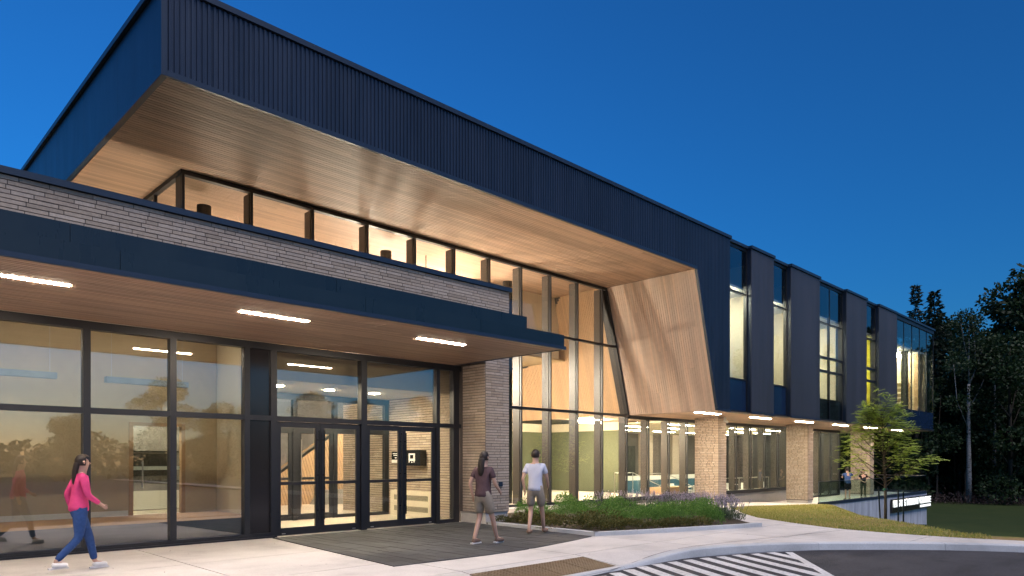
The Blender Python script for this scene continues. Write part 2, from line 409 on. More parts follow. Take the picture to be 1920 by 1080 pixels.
# orient so that the road lies on the +normal side
k = 0
while k < len(kp) - 2:
    seg = kp[k:k + 8]
    if len(seg) < 2: break
    a, b = seg[0], seg[-1]
    e = [seg[0]] + seg[1:-1] + [(seg[-1][0] * .975 + seg[-2][0] * .025, seg[-1][1] * .975 + seg[-2][1] * .025)]
    kerb_piece([p for p in e]).build('kerb_stone', conck, kerb); k += 7
# painted hatching
mk = tag(bpy.data.objects.new('road_markings', None), kind='structure'); finish(mk, None, (11, 4, ROADZ))
def stripe(pts): MB().poly([(x, y, ROADZ + .005) for x, y in pts]).build('stripe', paint, mk)
d = Vector((-.68, -.92)).normalized(); d = Vector((10.46 - 11.65, 4.17 - 6.16)).normalized()
B0, B1 = Vector((12.70, 5.63)), Vector((9.2, 3.10))        # right border line
bd = (B1 - B0).normalized(); bn = Vector((-bd.y, bd.x))
if bn.x < 0: bn = -bn
stripe([tuple(B0), tuple(B0 + bn * .13), tuple(B1 + bn * .13), tuple(B1)])
def hit(p, dd, q, e):
    den = dd.x * e.y - dd.y * e.x
    return p + dd * (((q.x - p.x) * e.y - (q.y - p.y) * e.x) / den)
starts = [(12.36, 5.83), (12.00, 5.97), (11.62, 6.13), (11.22, 6.22), (10.86, 6.33), (10.46, 6.41), (10.06, 6.47), (9.67, 6.52), (9.27, 6.53), (8.87, 6.5), (8.47, 6.46), (8.07, 6.42), (7.67, 6.4)]
for x, y in starts:
    a = Vector((x, y)); w = Vector((.19, -.07))
    e1, e2 = hit(a, d, B0, bd), hit(a + w, d, B0, bd)
    if (e1 - a).length > 3.2: e1, e2 = a + d * 3.2, a + w + d * 3.2
    stripe([tuple(a), tuple(a + w), tuple(e2), tuple(e1)])
jl_ = resample([(7.17, 6.47), (8.6, 6.5), (9.6, 6.72), (10.92, 6.80), (12.88, 6.52), (15.2, 6.1), (16.7, 5.9)], .4); jl_ = smooth(jl_); mb = MB()
for a, b in zip(jl_, jl_[1:]):
    a, b = Vector(a), Vector(b); q = (b - a).normalized(); q = Vector((-q.y, q.x)) * .009
    mb.poly([(p.x, p.y, pave_z(p.x, p.y) + .004) for p in (a - q, b - q, b + q, a + q)])
mb.build('joint_sealant', mortar, sw_root)
# tactile plates
tac = tag(bpy.data.objects.new('tactile_paving', None), 'bronze tactile warning plate with raised domes set in the ramp beside the crosswalk', 'tactile paving')
finish(tac, None, (7.2, 7.0, 0))
dome = MB().tube([(0, 0, 0), (0, 0, .005), (0, 0, .006)], [.017, .013, .004], 6).mesh('dome', bronze)
for k in range(4):
    x0 = 6.46 + k * .62; p = [(x0, 6.68), (x0 + .61, 6.68), (x0 + .61, 7.34), (x0, 7.34)]
    mb = MB(); mb.prism([(x, y, pave_z(x, y) - .02) for x, y in p], (0, 0, .028)); mb.build('plate', bronze, tac)
    dm = MB()
    for i in range(10):
        for j in range(11):
            x, y = x0 + .035 + i * .06, 6.71 + j * .06; z = pave_z(x, y) + .007
            dm.tube([(x, y, z), (x, y, z + .007)], [.019, .012], 6)
    tag(dm.build('domes', bronze, tac), kind='stuff')
# dark pavers before the doors
pv_poly = [(6.06, 8.58), (7.85, 8.5), (8.8, 8.54), (9.79, 8.71), (10.62, 8.88), (11.37, 9.07), (11.52, 12.45), (11.58, 13.36), (6.5, 13.36)]
if area(pv_poly) < 0: pv_poly = pv_poly[::-1]
mb = MB(); mb.poly([(x, y, .006) for x, y in pv_poly]); pav = tag(mb.build('paving', concb, loc=(0, 0, 0)), kind='structure')
x = 6.0; col = 0
while x < 11.7:
    w = .225; y = 8.3 - (col * .37) % .75
    while y < 13.4:
        L = rnd.choice((.45, .6, .75))
        p = clip_convex([(x + .004, y + .004), (x + w - .004, y + .004), (x + w - .004, y + L - .004), (x + .004, y + L - .004)], pv_poly)
        if len(p) > 2 and abs(area(p)) > .004:
            MB().prism([(a, b, .002) for a, b in p], (0, 0, .010 + rnd.uniform(0, .004))).build('paver', pavm, pav)
        y += L
    x += w; col += 1

# ------------------------------------------------------------------ THE BUILDING
YG, YP, YT, YF = 13.55, 12.62, 16.6, 12.70        # storefront, brick front, tall glazing, upper facade
ZS, ZT, ZL = 8.18, 9.83, 3.34                      # upper soffit, roof top, lower soffit
bld = empty('student_centre', (20, 20, 0), 'long two storey building with navy ribbed metal top, wood soffits and lit glass walls', 'building')
def joined(lst, name, m, parent):
    mb = MB()
    for b in lst: mb.box(*b)
    o = mb.build(name, m, parent); o['kind'] = 'stuff'; return o

# --- bricks ---------------------------------------------------------
BR = []                                             # (distance, parent, box)
CO = .0685
def brick_face(parent, axis, a0, a1, plane, z0, z1, rs, out=-1, lens=(.19, .29, .39, .39, .49, .59), hj=.006):
    """courses of long bricks; axis 'x': face looks to -Y at Y=plane, axis 'y': face looks to -X (out=-1) at X=plane"""
    r = random.Random(rs); n = int(round((z1 - z0) / CO)); h = (z1 - z0) / n
    for k in range(n):
        a = a0 - (r.random() * .35 if a1 - a0 > 2 else 0); zb = z0 + k * h
        while a < a1 - .01:
            L = r.choice(lens); e = min(a + L, a1)
            if a1 - e < .09: e = a1
            s = max(a, a0); dpt = .012 + r.uniform(-.003, .004)
            if e - s > .03:
                if axis == 'x': b = (s + hj, e - hj, plane - dpt, plane + .02, zb + .006, zb + h - .008); dist = math.dist(((s + e) / 2, plane, zb), (0, 0, 1.6))
                else:
                    b = (plane - dpt, plane + .02, s + hj, e - hj, zb + .006, zb + h - .008); dist = math.dist((plane, (s + e) / 2, zb), (0, 0, 1.6))
                if (axis == 'x' and e < 1.2): dist += 100
                BR.append((dist, parent, b))
            a = e
def brick_body(name, x0, x1, y0, y1, z0, z1, parent=bld):
    return pb(name, x0, x1, y0, y1, z0, z1, mortar, parent)
# upper brick band and corner pier (one L of masonry)
wall = brick_body('brick_wall', -14, 12.42, YP, YP + .35, 3.95, 5.80)
brick_face(wall, 'x', -2, 12.42, YP, 4.42, 5.795, 1)
pier = brick_body('brick_pier', 11.62, 12.42, YP, YG + .04, .27, 3.95)
brick_face(pier, 'x', 11.62, 12.42, YP, .275, 4.42, 2); brick_face(pier, 'y', YP, YG - .09, 11.62, .275, 3.93, 3)
pb('plinth', 11.645, 12.40, YP + .02, YG + .03, -.1, .268, conc, bld)
vw = brick_body('vestibule_wall', 11.66, 12.42, YG + .06, 19.2, 0, 5.6)
brick_face(vw, 'y', YG + .12, 16.72, 11.66, 0.005, 3.27, 4); brick_face(vw, 'y', 16.9, 19.2, 11.66, .005, 3.27, 5)
# coping
for x0, x1 in ((-14, -9), (-9, -5.4), (-5.4, -1.8), (-1.8, 1.85), (1.85, 5.5), (5.5, 9.1), (9.1, 12.49)):
    ub('coping', x0 + .003, x1 - .003, YP - .06, YP + .42, 5.802, 5.905, trim, bld)
ub('roof_deck', -14, 12.4, YP + .36, YT - .1, 5.3, 5.55, darkw, bld)
ub('wall_end', 12.0, 12.40, YP + .36, YT - .15, 3.9, 5.79, mortar, bld)

# --- columns under the overhang -------------------------------------
for k, (cx, zb, rs) in enumerate(((26.6, -.30, 11), (35.6, -.68, 12), (44.6, -.70, 13))):
    c = brick_body('brick_column', cx, cx + .62, 14.6, 15.72, zb + .16, ZL - .01)
    brick_face(c, 'x', cx, cx + .62, 14.6, zb + .2, ZL - .012, rs, lens=(.19, .24, .29), hj=.011); brick_face(c, 'y', 14.6, 15.72, cx, zb + .2, ZL - .012, rs + 20, lens=(.16, .19, .24, .29), hj=.011)
    pb('plinth', cx + .02, cx + .60, 14.62, 15.70, zb - .3, zb + .2, conc, bld)
BR.sort(key=lambda t: t[0])
BRICK_MAX = 300
rest = {}
UBK = MB(); UBK.v = [(-.5, -.5, 0), (.5, -.5, 0), (.5, .5, 0), (-.5, .5, 0), (-.5, -.5, 1), (.5, -.5, 1), (.5, .5, 1), (-.5, .5, 1)]
for k, (dd, par, b) in enumerate(BR):
    if k < BRICK_MAX: ub('brick', *b, brickm, par)
    else: rest.setdefault(par.name, (par, []))[1].append(b)
for par, l in rest.values(): joined(l, 'brickwork', brickj, par)

# --- entrance canopy ------------------------------------------------
XR = 11.36; CYF = 9.85
can = MB().box(-14, XR - .05, CYF + .06, YG + .02, 4.02, 4.22).box(-14, 10.46, CYF + .30, YP - .002, 4.22, 4.40).build('canopy', darkw, bld)
for x0, x1 in ((-14, -9), (-9, -5.6), (-5.6, -2.1), (-2.1, 1.4), (1.4, 2.75), (2.75, 6.4), (6.4, 8.95), (8.95, XR)):
    ub('fascia_panel', x0 + .003, x1 - .003, CYF, CYF + .05, 4.0, 4.245, fascm, can)
ub('fascia_panel', XR - .05, XR, CYF + .051, YG + .05, 4.0, 4.245, fascm, can)
for x0, x1 in ((-14, -9), (-9, -5.6), (-5.6, -2.1), (-2.1, 2.25), (2.25, 6.0), (6.0, 10.46)):
    ub('fascia_panel', x0 + .003, x1 - .003, CYF + .24, CYF + .30, 4.246, 4.54, fascm, can)
ub('fascia_panel', 10.40, 10.46, CYF + .302, YP - .02, 4.246, 4.54, fascm, can)
ub('canopy_roof', -14, 10.40, CYF + .302, YP - .003, 4.46, 4.50, darkw, can)
ub('drip_edge', -14, XR + .03, CYF - .03, CYF + .02, 3.93, 3.998, trim, can)
ub('drip_edge', XR - .02, XR + .03, CYF + .022, YG + .05, 3.93, 3.998, trim, can)
LX = [-2.3, 1.26, 4.78, 8.3]; LY0, LY1 = 10.90, 10.99
soff = pb("canopy_soffit", -14, XR - .021, CYF + .021, YG + .05, 3.965, 4.015, darkw, bld)
def boards(parent, name, x0, x1, y0, y1, z, m, mj, vis0, pitch=.09, L=3.6, rs=3, gap=.018, thick=.018, skip=None):
    r = random.Random(rs); n = int(round((y1 - y0) / pitch)); w = (y1 - y0) / n; rest = []
    for k in range(n):
        a = x0 - r.random() * L; ya = y0 + k * w
        while a < x1 - .02:
            e = min(a + L, x1)
            if x1 - e < .3: e = x1
            s = max(a, x0); dz = r.uniform(0, .002)
            segs = [(s, e)]
            for (sx0, sx1, sy0, sy1) in (skip or []):
                if sy0 < ya + w and sy1 > ya:
                    new = []
                    for (p, q) in segs:
                        if q <= sx0 or p >= sx1: new.append((p, q))
                        else:
                            if p < sx0: new.append((p, sx0))
                            if q > sx1: new.append((sx1, q))
                    segs = new
            for p, q in segs:
                if q - p < .02: continue
                b = (p + .0015, q - .0015, ya + gap / 2, ya + w - gap / 2, z + dz, z + thick)
                if e > vis0: ub(name, *b, m, parent)
                else: rest.append(b)
            a = e
    if rest: joined(rest, name + '_rows', mj, parent)
SK = [(x - .01, x + 1.19, LY0 - .005, LY1 + .005) for x in LX]
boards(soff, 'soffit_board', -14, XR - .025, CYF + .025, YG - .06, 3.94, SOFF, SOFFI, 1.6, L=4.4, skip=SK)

# --- storefront -----------------------------------------------------
ZH0, ZH1 = 3.80, 3.936
sf = MB(); V = []
def mull(x, w=.11, z0=0., z1=ZH0, y0=YG - .05, y1=YG + .12): sf.box(x - w / 2, x + w / 2, y0, y1, z0, z1)
SX = [-6.2, -4.8, -3.4, -2.0, -.62, .50, 1.87, 3.26, 4.655, 6.045]
sf.box(-14, 11.60, YG - .052, YG + .122, ZH0, ZH1)                       # head
sf.box(-14, 6.60, YG - .054, YG + .118, .0, .10)                         # sill
sf.box(-14, 6.60, YG - .09, YG - .055, 0, .035)
sf.box(-14, 11.60, YG - .046, YG + .11, 2.37, 2.47)                      # transom bar
for x in SX: mull(x, .11, .10)
mull(6.60, .13); mull(8.735, .15); mull(10.86, .10); mull(11.44, .30 * .6)
sf.box(10.91, 11.36, YG - .05, YG + .1, 0, .09)
store = sf.build('storefront', frame, bld)
xs = [-14] + SX + [6.60]
for a, b in zip(SX, SX[1:]):
    for z0, z1 in ((.10, 2.37), (2.47, ZH0)): ub('pane', a + .05, b - .05, YG + .02, YG + .032, z0 - .01, z1 + .01, glass, store)
for z0, z1 in ((.10, 2.37), (2.47, ZH0)): ub('pane', -14, SX[0] - .05, YG + .02, YG + .032, z0 - .01, z1 + .01, glass, store)
for z0, z1 in ((.10, 2.37), (2.47, ZH0)): ub('spandrel', 6.045 + .05, 6.54, YG + .0, YG + .04, z0 - .01, z1 + .01, spandark, store)
for a, b in ((6.66, 8.66), (8.81, 10.81)): ub('pane', a - .01, b + .01, YG + .02, YG + .032, 2.46, ZH0 + .01, glass, store)
for z0, z1 in ((.09, 2.37), (2.47, ZH0)): ub('pane', 10.905, 11.37, YG + .02, YG + .032, z0 - .01, z1 + .01, glass, store)
def door(x0, x1, y, hinge, front=True):
    s = .10; mb = MB()
    mb.box(x0, x0 + s, y, y + .05, .02, 2.36).box(x1 - s, x1, y, y + .05, .02, 2.36)
    mb.box(x0 + s, x1 - s, y + .001, y + .049, 2.25, 2.36).box(x0 + s, x1 - s, y + .001, y + .049, .02, .17)
    mb.box(x0 + s, x1 - s, y + .003, y + .047, 1.055, 1.12)
    d = mb.build('door', frame, bld)
    for z0, z1 in ((.165, 1.06), (1.115, 2.255)): ub('pane', x0 + s - .005, x1 - s + .005, y + .02, y + .03, z0, z1, glassc, d)
    if front:
        hx = x1 - .06 if hinge == 'l' else x0 + .06
        MB().tube([(hx, y - .07, .30), (hx, y - .07, 2.2)], .014, 8).tube([(hx, y - .07, .5), (hx, y, .5)], .01, 6).tube([(hx, y - .07, 1.25), (hx, y, 1.25)], .01, 6).tube([(hx, y - .07, 2.0), (hx, y, 2.0)], .01, 6).build('pull_handle', black, d)
        mb = MB().box(x0 + .12, x0 + .2, y - .004, y + .001, .045, .062) if hinge == 'l' else MB().box(x1 - .2, x1 - .12, y - .004, y + .001, .045, .062)
        mb.build('pivot_plate', steel, d)
    else:
        hx = x1 - .09 if hinge == 'l' else x0 + .09
        MB().tube([(hx, y - .05, .35), (hx, y - .05, 2.1)], .013, 8).tube([(hx, y - .05, 1.2), (hx, y, 1.2)], .01, 6).build('pull_handle', steel, d)
    return d
for a in (6.672, 8.815):
    door(a, a + .985, YG + .0, 'l'); door(a + .995, a + 1.985, YG + .0, 'r')
# --- vestibule and left room ----------------------------------------
inn = MB(); Y2 = 16.72
inn.box(6.6, 11.66, Y2, Y2 + .12, 3.12, 3.27).box(6.6, 11.66, Y2 + .005, Y2 + .115, 2.27, 2.42)
for x in (6.65, 7.62, 8.75, 9.92, 11.56): inn.box(x - .06, x + .06, Y2 - .003, Y2 + .123, 0, 3.12)
inn.box(9.92, 11.56, Y2 + .002, Y2 + .118, 0, .1)
ing = inn.build('inner_screen', frame, bld)
for a, b in ((6.7, 7.57), (7.68, 8.7), (8.8, 9.87), (9.97, 11.51)): ub('pane', a, b, Y2 + .05, Y2 + .06, 2.42, 3.12, glassc, ing)
ub('pane', 9.97, 11.51, Y2 + .05, Y2 + .06, .1, 2.28, glassc, ing)
for a, b in ((6.72, 7.56), (7.69, 8.685), (8.82, 9.86)): door(a, b, Y2 + .03, 'r', False)
ub('vestibule_ceiling', 6.5, 11.655, 14.1, Y2 + .1, 3.28, 3.40, cream, bld)
ub('bulkhead', 6.5, 11.655, 14.06, 14.098, 3.28, 3.95, tan, bld)
ub('vestibule_floor', 6.5, 11.655, YG + .08, Y2 + .3, -.06, .012, floorm, bld)
ub('partition', 6.42, 6.5, YG + .13, 19, 0, 5.3, cream, bld)
# left room: raised floor, back wall with glazed door
ub('room_floor', -14, 6.41, YG + .30, 15.98, .36, .42, floorw, bld)
ub('floor_edge', -14, 6.41, YG + .26, YG + .298, 0, .415, plain('floor_edge_grey', (.045, .055, .062), .5), bld)
ub('room_wall', -14, 4.60, 15.90, 16.0, .42, 4.34, tan, bld); ub('room_wall', 5.72, 6.41, 15.90, 16.0, 0.42, 4.34, tan, bld); ub('room_wall', 4.60, 5.72, 15.901, 15.999, 2.36, 4.34, tan, bld)
ub('skirting', -14, 4.58, 15.88, 15.899, .42, .53, white, bld)
ub('room_ceiling', -14, 6.41, YG + .13, 16.0, 4.34, 4.40, white, bld)
MB().box(4.60, 4.68, 15.88, 16.02, .42, 2.36).box(5.64, 5.72, 15.88, 16.02, .42, 2.36).box(4.68, 5.64, 15.881, 16.019, 2.29, 2.36).build('door_frame', ceilwood, bld)
gd = MB().box(4.69, 5.63, 15.94, 15.952, .44, 2.28).build('glass_door', glassc, bld)
MB().tube([(4.86, 15.88, .98), (4.86, 15.88, 1.56)], .016, 8).tube([(4.86, 15.88, 1.03), (4.86, 15.94, 1.03)], .012, 6).tube([(4.86, 15.88, 1.51), (4.86, 15.94, 1.51)], .012, 6).build('pull_handle', steel, gd)
ub('manifestation_band', 4.70, 5.62, 15.930, 15.939, 1.36, 1.44, plain('frosted_band', (.6, .68, .58), .6), gd)
ub('corridor_wall', 3.0, 6.4, 17.6, 17.7, 0, 4, greym, bld); ub('corridor_skirt', 3.0, 6.4, 17.57, 17.599, .42, .85, white, bld)
ub('corridor_floor', 3.0, 6.41, 16.01, 17.7, .30, .40, floorm, bld)
for z in (1.05, 1.75): ub('wall_joint', 3, 6.4, 17.585, 17.599, z, z + .03, darkw, bld)
ub('wall_screen', 5.1, 5.9, 17.55, 17.584, 1.2, 1.72, black, bld)
ub('interior_wall', -14, 3.0, 17.6, 17.7, 0, 5.3, cream, bld)
for x, yy in ((1.6, 14.8), (3.9, 14.8)):
    p = pb('pendant_light', x, x + 1.5, yy, yy + .16, 3.05, 3.16, plain('pendant_grey%d' % x, (.30, .32, .34), .5), bld)
    for q in (x + .1, x + 1.4): MB().tube([(q, yy + .08, 3.16), (q, yy + .08, 4.33)], .004, 5).build('hanger', steel, p)
# lobby
ub('lobby_floor', 6.5, 26.5, Y2 + .301, 26, -.08, .01, floorm, bld)
ub('lobby_floor', 12.43, 26.5, YT + .06, Y2 + .30, -.08, .01, floorm, bld)
ub('lobby_back_wall', 3, 22, 25.5, 25.7, 0, 5.6, greym, bld)
ub('lobby_back_wall', 3, 24, 26.2, 26.4, 5.6, 8.4, cream, bld)
ub('lobby_side_wall', 5.2, 5.4, 20, 26.2, 5.4, 8.4, cream, bld)
ub('balcony_slab', 5.4, 16.5, 23.2, 26.2, 5.35, 5.6, cream, bld)
# stair side wall of slanting boards in the lobby
st = MB().prism([(9.0, 22.4, 0), (17.5, 22.4, 0), (17.5, 22.4, 5.35), (10.9, 22.4, .92), (9.0, 22.4, .92)], (0, .25, 0)).build('stair_wall', darkw, bld)
mbw = MB(); x = 8.9
while x < 18.6:
    q = [(x + .008, 0.01), (x + .104, 0.01), (x + .104 - 1.7, 5.4), (x + .008 - 1.7, 5.4)]
    q = clip_convex(q, [(9.0, .01), (17.5, .01), (17.5, 5.33), (9, 5.33)])
    if len(q) > 2: q = clip_poly(q, (17.5, 5.33), (10.9, .90))
    if len(q) > 2: q2 = q; mbw.prism([(a, 22.398, b) for a, b in q], (0, -.016, 0))
    x += .112
tag(mbw.build('boards', slantwi, st), kind='stuff')
MB().tube([(9.0, 22.45, 1.08), (10.9, 22.45, 1.08), (17.5, 22.45, 5.5)], .03, 8).build('handrail', ceilwood, bld)
MB().prism([(12.2, 21.7, 0.01), (16, 21.7, 0.01), (16, 21.7, .50), (12.55, 21.7, .50)], (0, .6, 0)).build('concrete_bench', concb, bld)

# --- upper soffit ---------------------------------------------------
SLX = lambda z: 21.6 + (ZS - z) * (1.43 / (ZS - ZL))
us = MB().box(4.22, 21.9, YF + .06, YT - .02, ZS + .03, ZS + .1).build('upper_soffit', darkw, bld)
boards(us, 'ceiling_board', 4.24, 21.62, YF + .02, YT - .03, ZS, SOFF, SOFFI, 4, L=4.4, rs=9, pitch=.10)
jl = []; r = random.Random(5); y = YT - .03
while y < 26:
    a = 4.24
    while a < 22.2:
        e = min(a + r.uniform(2.4, 4.4), 22.3)
        if a < 5.9 < e: e = 5.9
        b = (a + .001, e - .001, y + .006, y + .084, ZS + .06 if y > YT and a > 5.8 else ZS, ZS + .08)
        jl.append(b); a = e
    y += .09
joined(jl, 'lobby_ceiling_boards', SOFFI, bld)
ub('roof_slab', 4.25, 50.5, YF + .25, 27, 9.55, 9.70, darkw, bld)
ub('roof_under', 4.25, 21.6, YF + .3, 27, ZS + .11, ZS + .2, darkw, bld)
ub('back_wall', 3, 50.5, 26.9, 27.1, -4, 9.6, darkw, bld)
# left end of the upper mass
le = MB().box(4.23, 4.30, YF + .05, 30, ZS, 9.72).build('end_wall', clad, bld)
for k in range(7):
    y0 = YF + .08 + k * 2.45; ub('flat_panel', 4.20, 4.229, y0 + .003, y0 + 2.447, ZS + .07, 9.70, clad, le)
ub('edge_trim', 4.17, 4.26, YF + .06, 30, ZS - .03, ZS + .068, trim, bld)
ub('corner_trim', 4.17, 4.26, YF - .03, YF + .059, ZS - .03, 9.70, trim, bld)
ub('coping', 4.13, 4.40, YF - .02, 30, 9.722, ZT, trim, bld)
# slanted wood wall
sw = MB().prism([(SLX(ZS) + .03, YF + .08, ZS + .04), (SLX(ZL) + .03, YF + .08, ZL + .01), (SLX(ZL) + .5, YF + .08, ZL + .01), (SLX(ZS) + .5, YF + .08, ZS + .04)], (0, 13, 0)).build('slanted_wall', darkw, bld)
r = random.Random(17); n = int(round((YT - YF - .02) / .0925)); w = (YT - YF - .02) / n
def slant_board(y0, y1, z0, z1, dx):
    mb = MB(); nrm = Vector((-(ZS - ZL), 0, -1.43)).normalized() * (.018 + dx)
    p = [(SLX(z0) + .028, y0, z0), (SLX(z1) + .028, y0, z1), (SLX(z1) + .028, y1, z1), (SLX(z0) + .028, y1, z0)]
    return mb.prism(p, tuple(nrm))
for k in range(n):
    y0 = YF + .01 + k * w; cuts = [ZL + .005] + sorted(r.sample([4.1, 4.9, 5.6, 6.3, 7.1], 1)) + [ZS - .002]
    for a, b in zip(cuts, cuts[1:]): slant_board(y0 + .0045, y0 + w - .0045, a + .001, b - .001, r.uniform(0, .002)).build('plank', slantw, sw)
mbw = MB(); y = YT + .03
while y < 25.4:
    zt = max(5.62, min(ZS + .05, ZS + .05 - (y - 18.9) * 1.0)) if y > 18.9 else ZS + .05
    s = slant_board(y + .006, y + .084, ZL, zt, 0); b = len(mbw.v); mbw.v += s.v; mbw.f += [tuple(b + q for q in f) for f in s.f]; y += .09
tag(mbw.build('boards', slantwi, sw), kind='stuff')
ub('bulkhead', 17.2, 21.9, 19.3, 22.3, 5.75, ZS + .05, cream, bld)
ub('bulkhead_soffit', 17.2, 22.3, 19.31, 22.3, 5.68, 5.748, tan, bld)
# round steel posts behind the clerestory and tall glass
for x, y in ((6.9, 17.9), (12.35, 17.9), (17.55, 17.9)):
    z0 = 5.0 if x < 12 else 0
    MB().tube([(x, y, z0), (x, y, ZS - .25)], .17, 20).build('round_post', darkw, bld, smooth=True)
# --- tall glazing ---------------------------------------------------
MX = [5.92, 7.52, 9.16, 10.82, 12.45, 13.95, 15.43, 16.9, 18.37, 19.85, 21.32, 22.9, 24.42, 25.95, 27.4, 28.9, 30.4, 31.9, 33.4, 34.95, 36.5, 37.65, 39.2, 40.7, 42.2, 43.7, 45.1]
tg = MB()
tg.box(5.86, SLX(ZS) + .0, YT - .05, YT + .10, ZS - .11, ZS - .012)                       # head
tg.box(5.86, 12.6, YT - .052, YT + .12, 5.5, 5.74)
tg.box(12.6, 37.70, YT - .07, YT + .12, -.10, .06).box(12.6, 37.70, YT - .13, YT - .071, -.10, -.03)
tg.box(12.6, SLX(5.97) - .02, YT - .045, YT + .09, 5.93, 6.01).box(12.6, SLX(ZL) + .05, YT - .045, YT + .09, 3.27, 3.36)
tg.box(SLX(ZL) + .051, 45.15, YT - .048, YT + .1, 3.20, ZL - .008)
tg.box(37.70, 45.15, YT - .05, YT + .12, -.72, -.55)
tg.prism([(SLX(ZS) - .06, YT - .055, ZS - .11), (SLX(3.36) - .06, YT - .055, 3.36), (SLX(3.36) + .02, YT - .055, 3.36), (SLX(ZS) + .02, YT - .055, ZS - .11)], (0, .4, 0))
cw = tg.build('curtain_wall', frame, bld)
for i, x in enumerate(MX):
    z0 = 5.74 if x < 12.5 else (.06 if x < 37.7 else -.55); z1 = ZS - .11 if x < 21.4 else (3.27 if x < 23 else 3.20)
    if x == 21.32: z1 = ZS - .11
    if x > 21.5 and x < 23.0: z1 = 3.27
    ub('mullion', x - .03, x + .03, YT - .055, YT + .0, z0, z1, frame, cw)
    ub('fin', x - .025, x + .025, YT + .045, YT + .36, z0, z1, fin, cw)
def pane(x0, x1, z0, z1, m=glassc): ub('pane', x0, x1, YT + .018, YT + .03, z0, z1, m, cw)
for a, b in zip(MX, MX[1:]):
    if b <= 12.5: pane(a + .03, b - .03, 5.73, ZS - .10)
    elif b <= 21.4:
        for z0, z1 in ((.05, 3.28), (3.35, 5.94), (6.0, ZS - .10)): pane(a + .03, b - .03, z0, z1)
    else:
        pane(a + .03, b - .03, .05 if b < 37.7 else -.56, 3.21)
pg = MB()
for z0, z1 in ((3.36, 5.94), (6.0, ZS - .11)):
    xa = 21.35
    if SLX(z0) - .06 > xa: pg.prism([(xa, YT + .018, z0), (SLX(z0) - .05, YT + .018, z0), (max(xa, SLX(z1) - .05), YT + .018, z1), (xa, YT + .018, z1)], (0, .012, 0))
pg.build('pane', glassc, cw)
ub('jamb', 45.10, 45.22, YT - .05, 26.8, -.6, 3.33, frame, bld)
ub('foundation_wall', 12.45, 37.6, YT - .02, YT + .3, -1.6, -.101, concb, bld)
# left return of the clerestory
cr = MB().box(5.86, 5.98, YT + .11, 24, ZS - .11, ZS - .012).box(5.86, 5.98, YT + .13, 24, 5.5, 5.74)
for y in (18.4, 20.2, 22.0, 23.9): cr.box(5.88, 5.96, y - .04, y + .04, 5.74, ZS - .11)
crw = cr.build('clerestory_return', frame, bld)
for a, b in ((YT + .12, 18.36), (18.44, 20.16), (20.24, 21.96), (22.04, 23.86)): ub('pane', 5.91, 5.922, a, b, 5.73, ZS - .1, glassc, crw)

# --- upper facade: ribbed cladding in single panels ------------------
def rib_panel(x0, x1, z0f, z1, m, parent, pitch=.095, y=YF, deep=.024):
    mb = MB(); n = max(1, int(round((x1 - x0) / pitch))); w = (x1 - x0) / n
    for k in range(n):
        xa = x0 + k * w
        prof = [(xa, y), (xa + w * .22, y), (xa + w * .34, y - deep), (xa + w * .78, y - deep), (xa + w * .9, y), (xa + w, y)]
        b = len(mb.v)
        for px, py in prof: mb.v += [(px, py, z0f(px)), (px, py, z1)]
        for q in range(5): mb.f.append((b + 2 * q, b + 2 * q + 2, b + 2 * q + 3, b + 2 * q + 1))
    b = len(mb.v)                                   # backing so that the sheet has depth
    mb.box(x0 + .001, x1 - .001, y + .004, y + .03, max(z0f(x0), z0f(x1)) + .002, z1)
    return mb.build('cladding_panel', m, parent)
fac = MB().box(4.262, 21.5, YF + .035, YF + .24, ZS + .06, 9.72).build('fascia', darkw, bld)
x = 4.262
while x < 21.45:
    e = min(x + .76, 21.5)
    rib_panel(x + .002, e - .002, lambda q: ZS + .075, 9.70, clad, fac); x = e
ub('base_trim', 4.262, SLX(ZS) + .0, YF - .035, YF + .03, ZS - .03, ZS + .07, trim, bld)
low = lambda q: max(ZL + .07, ZS - (q - SLX(ZS)) * (ZS - ZL) / 1.43 + .03) if q > SLX(ZS) else ZS + .075
up = MB().prism([(SLX(ZS) + .05, YF + .035, ZS + .04), (SLX(ZL) + .06, YF + .035, ZL + .02), (23.94, YF + .035, ZL + .02), (23.94, YF + .035, 9.72), (21.51, YF + .035, 9.72), (21.51, YF + .035, ZS + .06)], (0, .2, 0)).build('upper_wall', darkw, bld)
x = 21.5
while x < 23.9:
    e = min(x + .49, 23.97); rib_panel(x + .002, e - .002, low, 9.70, clad, up); x = e
def slant_trim(a, b): return MB().prism([(SLX(a) - .02, YF - .036, a), (SLX(b) - .02, YF - .036, b), (SLX(b) + .05, YF - .036, b), (SLX(a) + .05, YF - .036, a)], (0, .1, 0))
slant_trim(ZS - .03, ZL).build('slant_trim', trim, bld)
WB = [(23.97, 25.65), (27.6, 29.22), (32.26, 35.5), (38.28, 40.13)]
PB = [(25.65, 27.6), (29.22, 32.26), (35.5, 38.28), (40.13, 43.13)]
for x0, x1 in PB:
    w = MB().box(x0, x1, YF + .035, YF + .33, ZL + .02, 9.72).build('upper_wall', clad, bld)
    x = x0 + .0
    while x < x1 - .05:
        e = min(x + .66, x1)
        if x1 - e < .3: e = x1
        rib_panel(x + .002, e - .002, lambda q: ZL + .075, 9.70, cladp, w, pitch=.11, deep=.012); x = e
    ub('base_trim', x0, x1, YF - .03, YF + .03, ZL - .01, ZL + .07, trim, bld)
    ub('coping', x0 - .04, x1 + .04, YF - .06, YF + .35, 9.722, ZT, trim, bld)
ub('base_trim', SLX(ZL) + .05, 23.97, YF - .03, YF + .03, ZL - .01, ZL + .07, trim, bld)
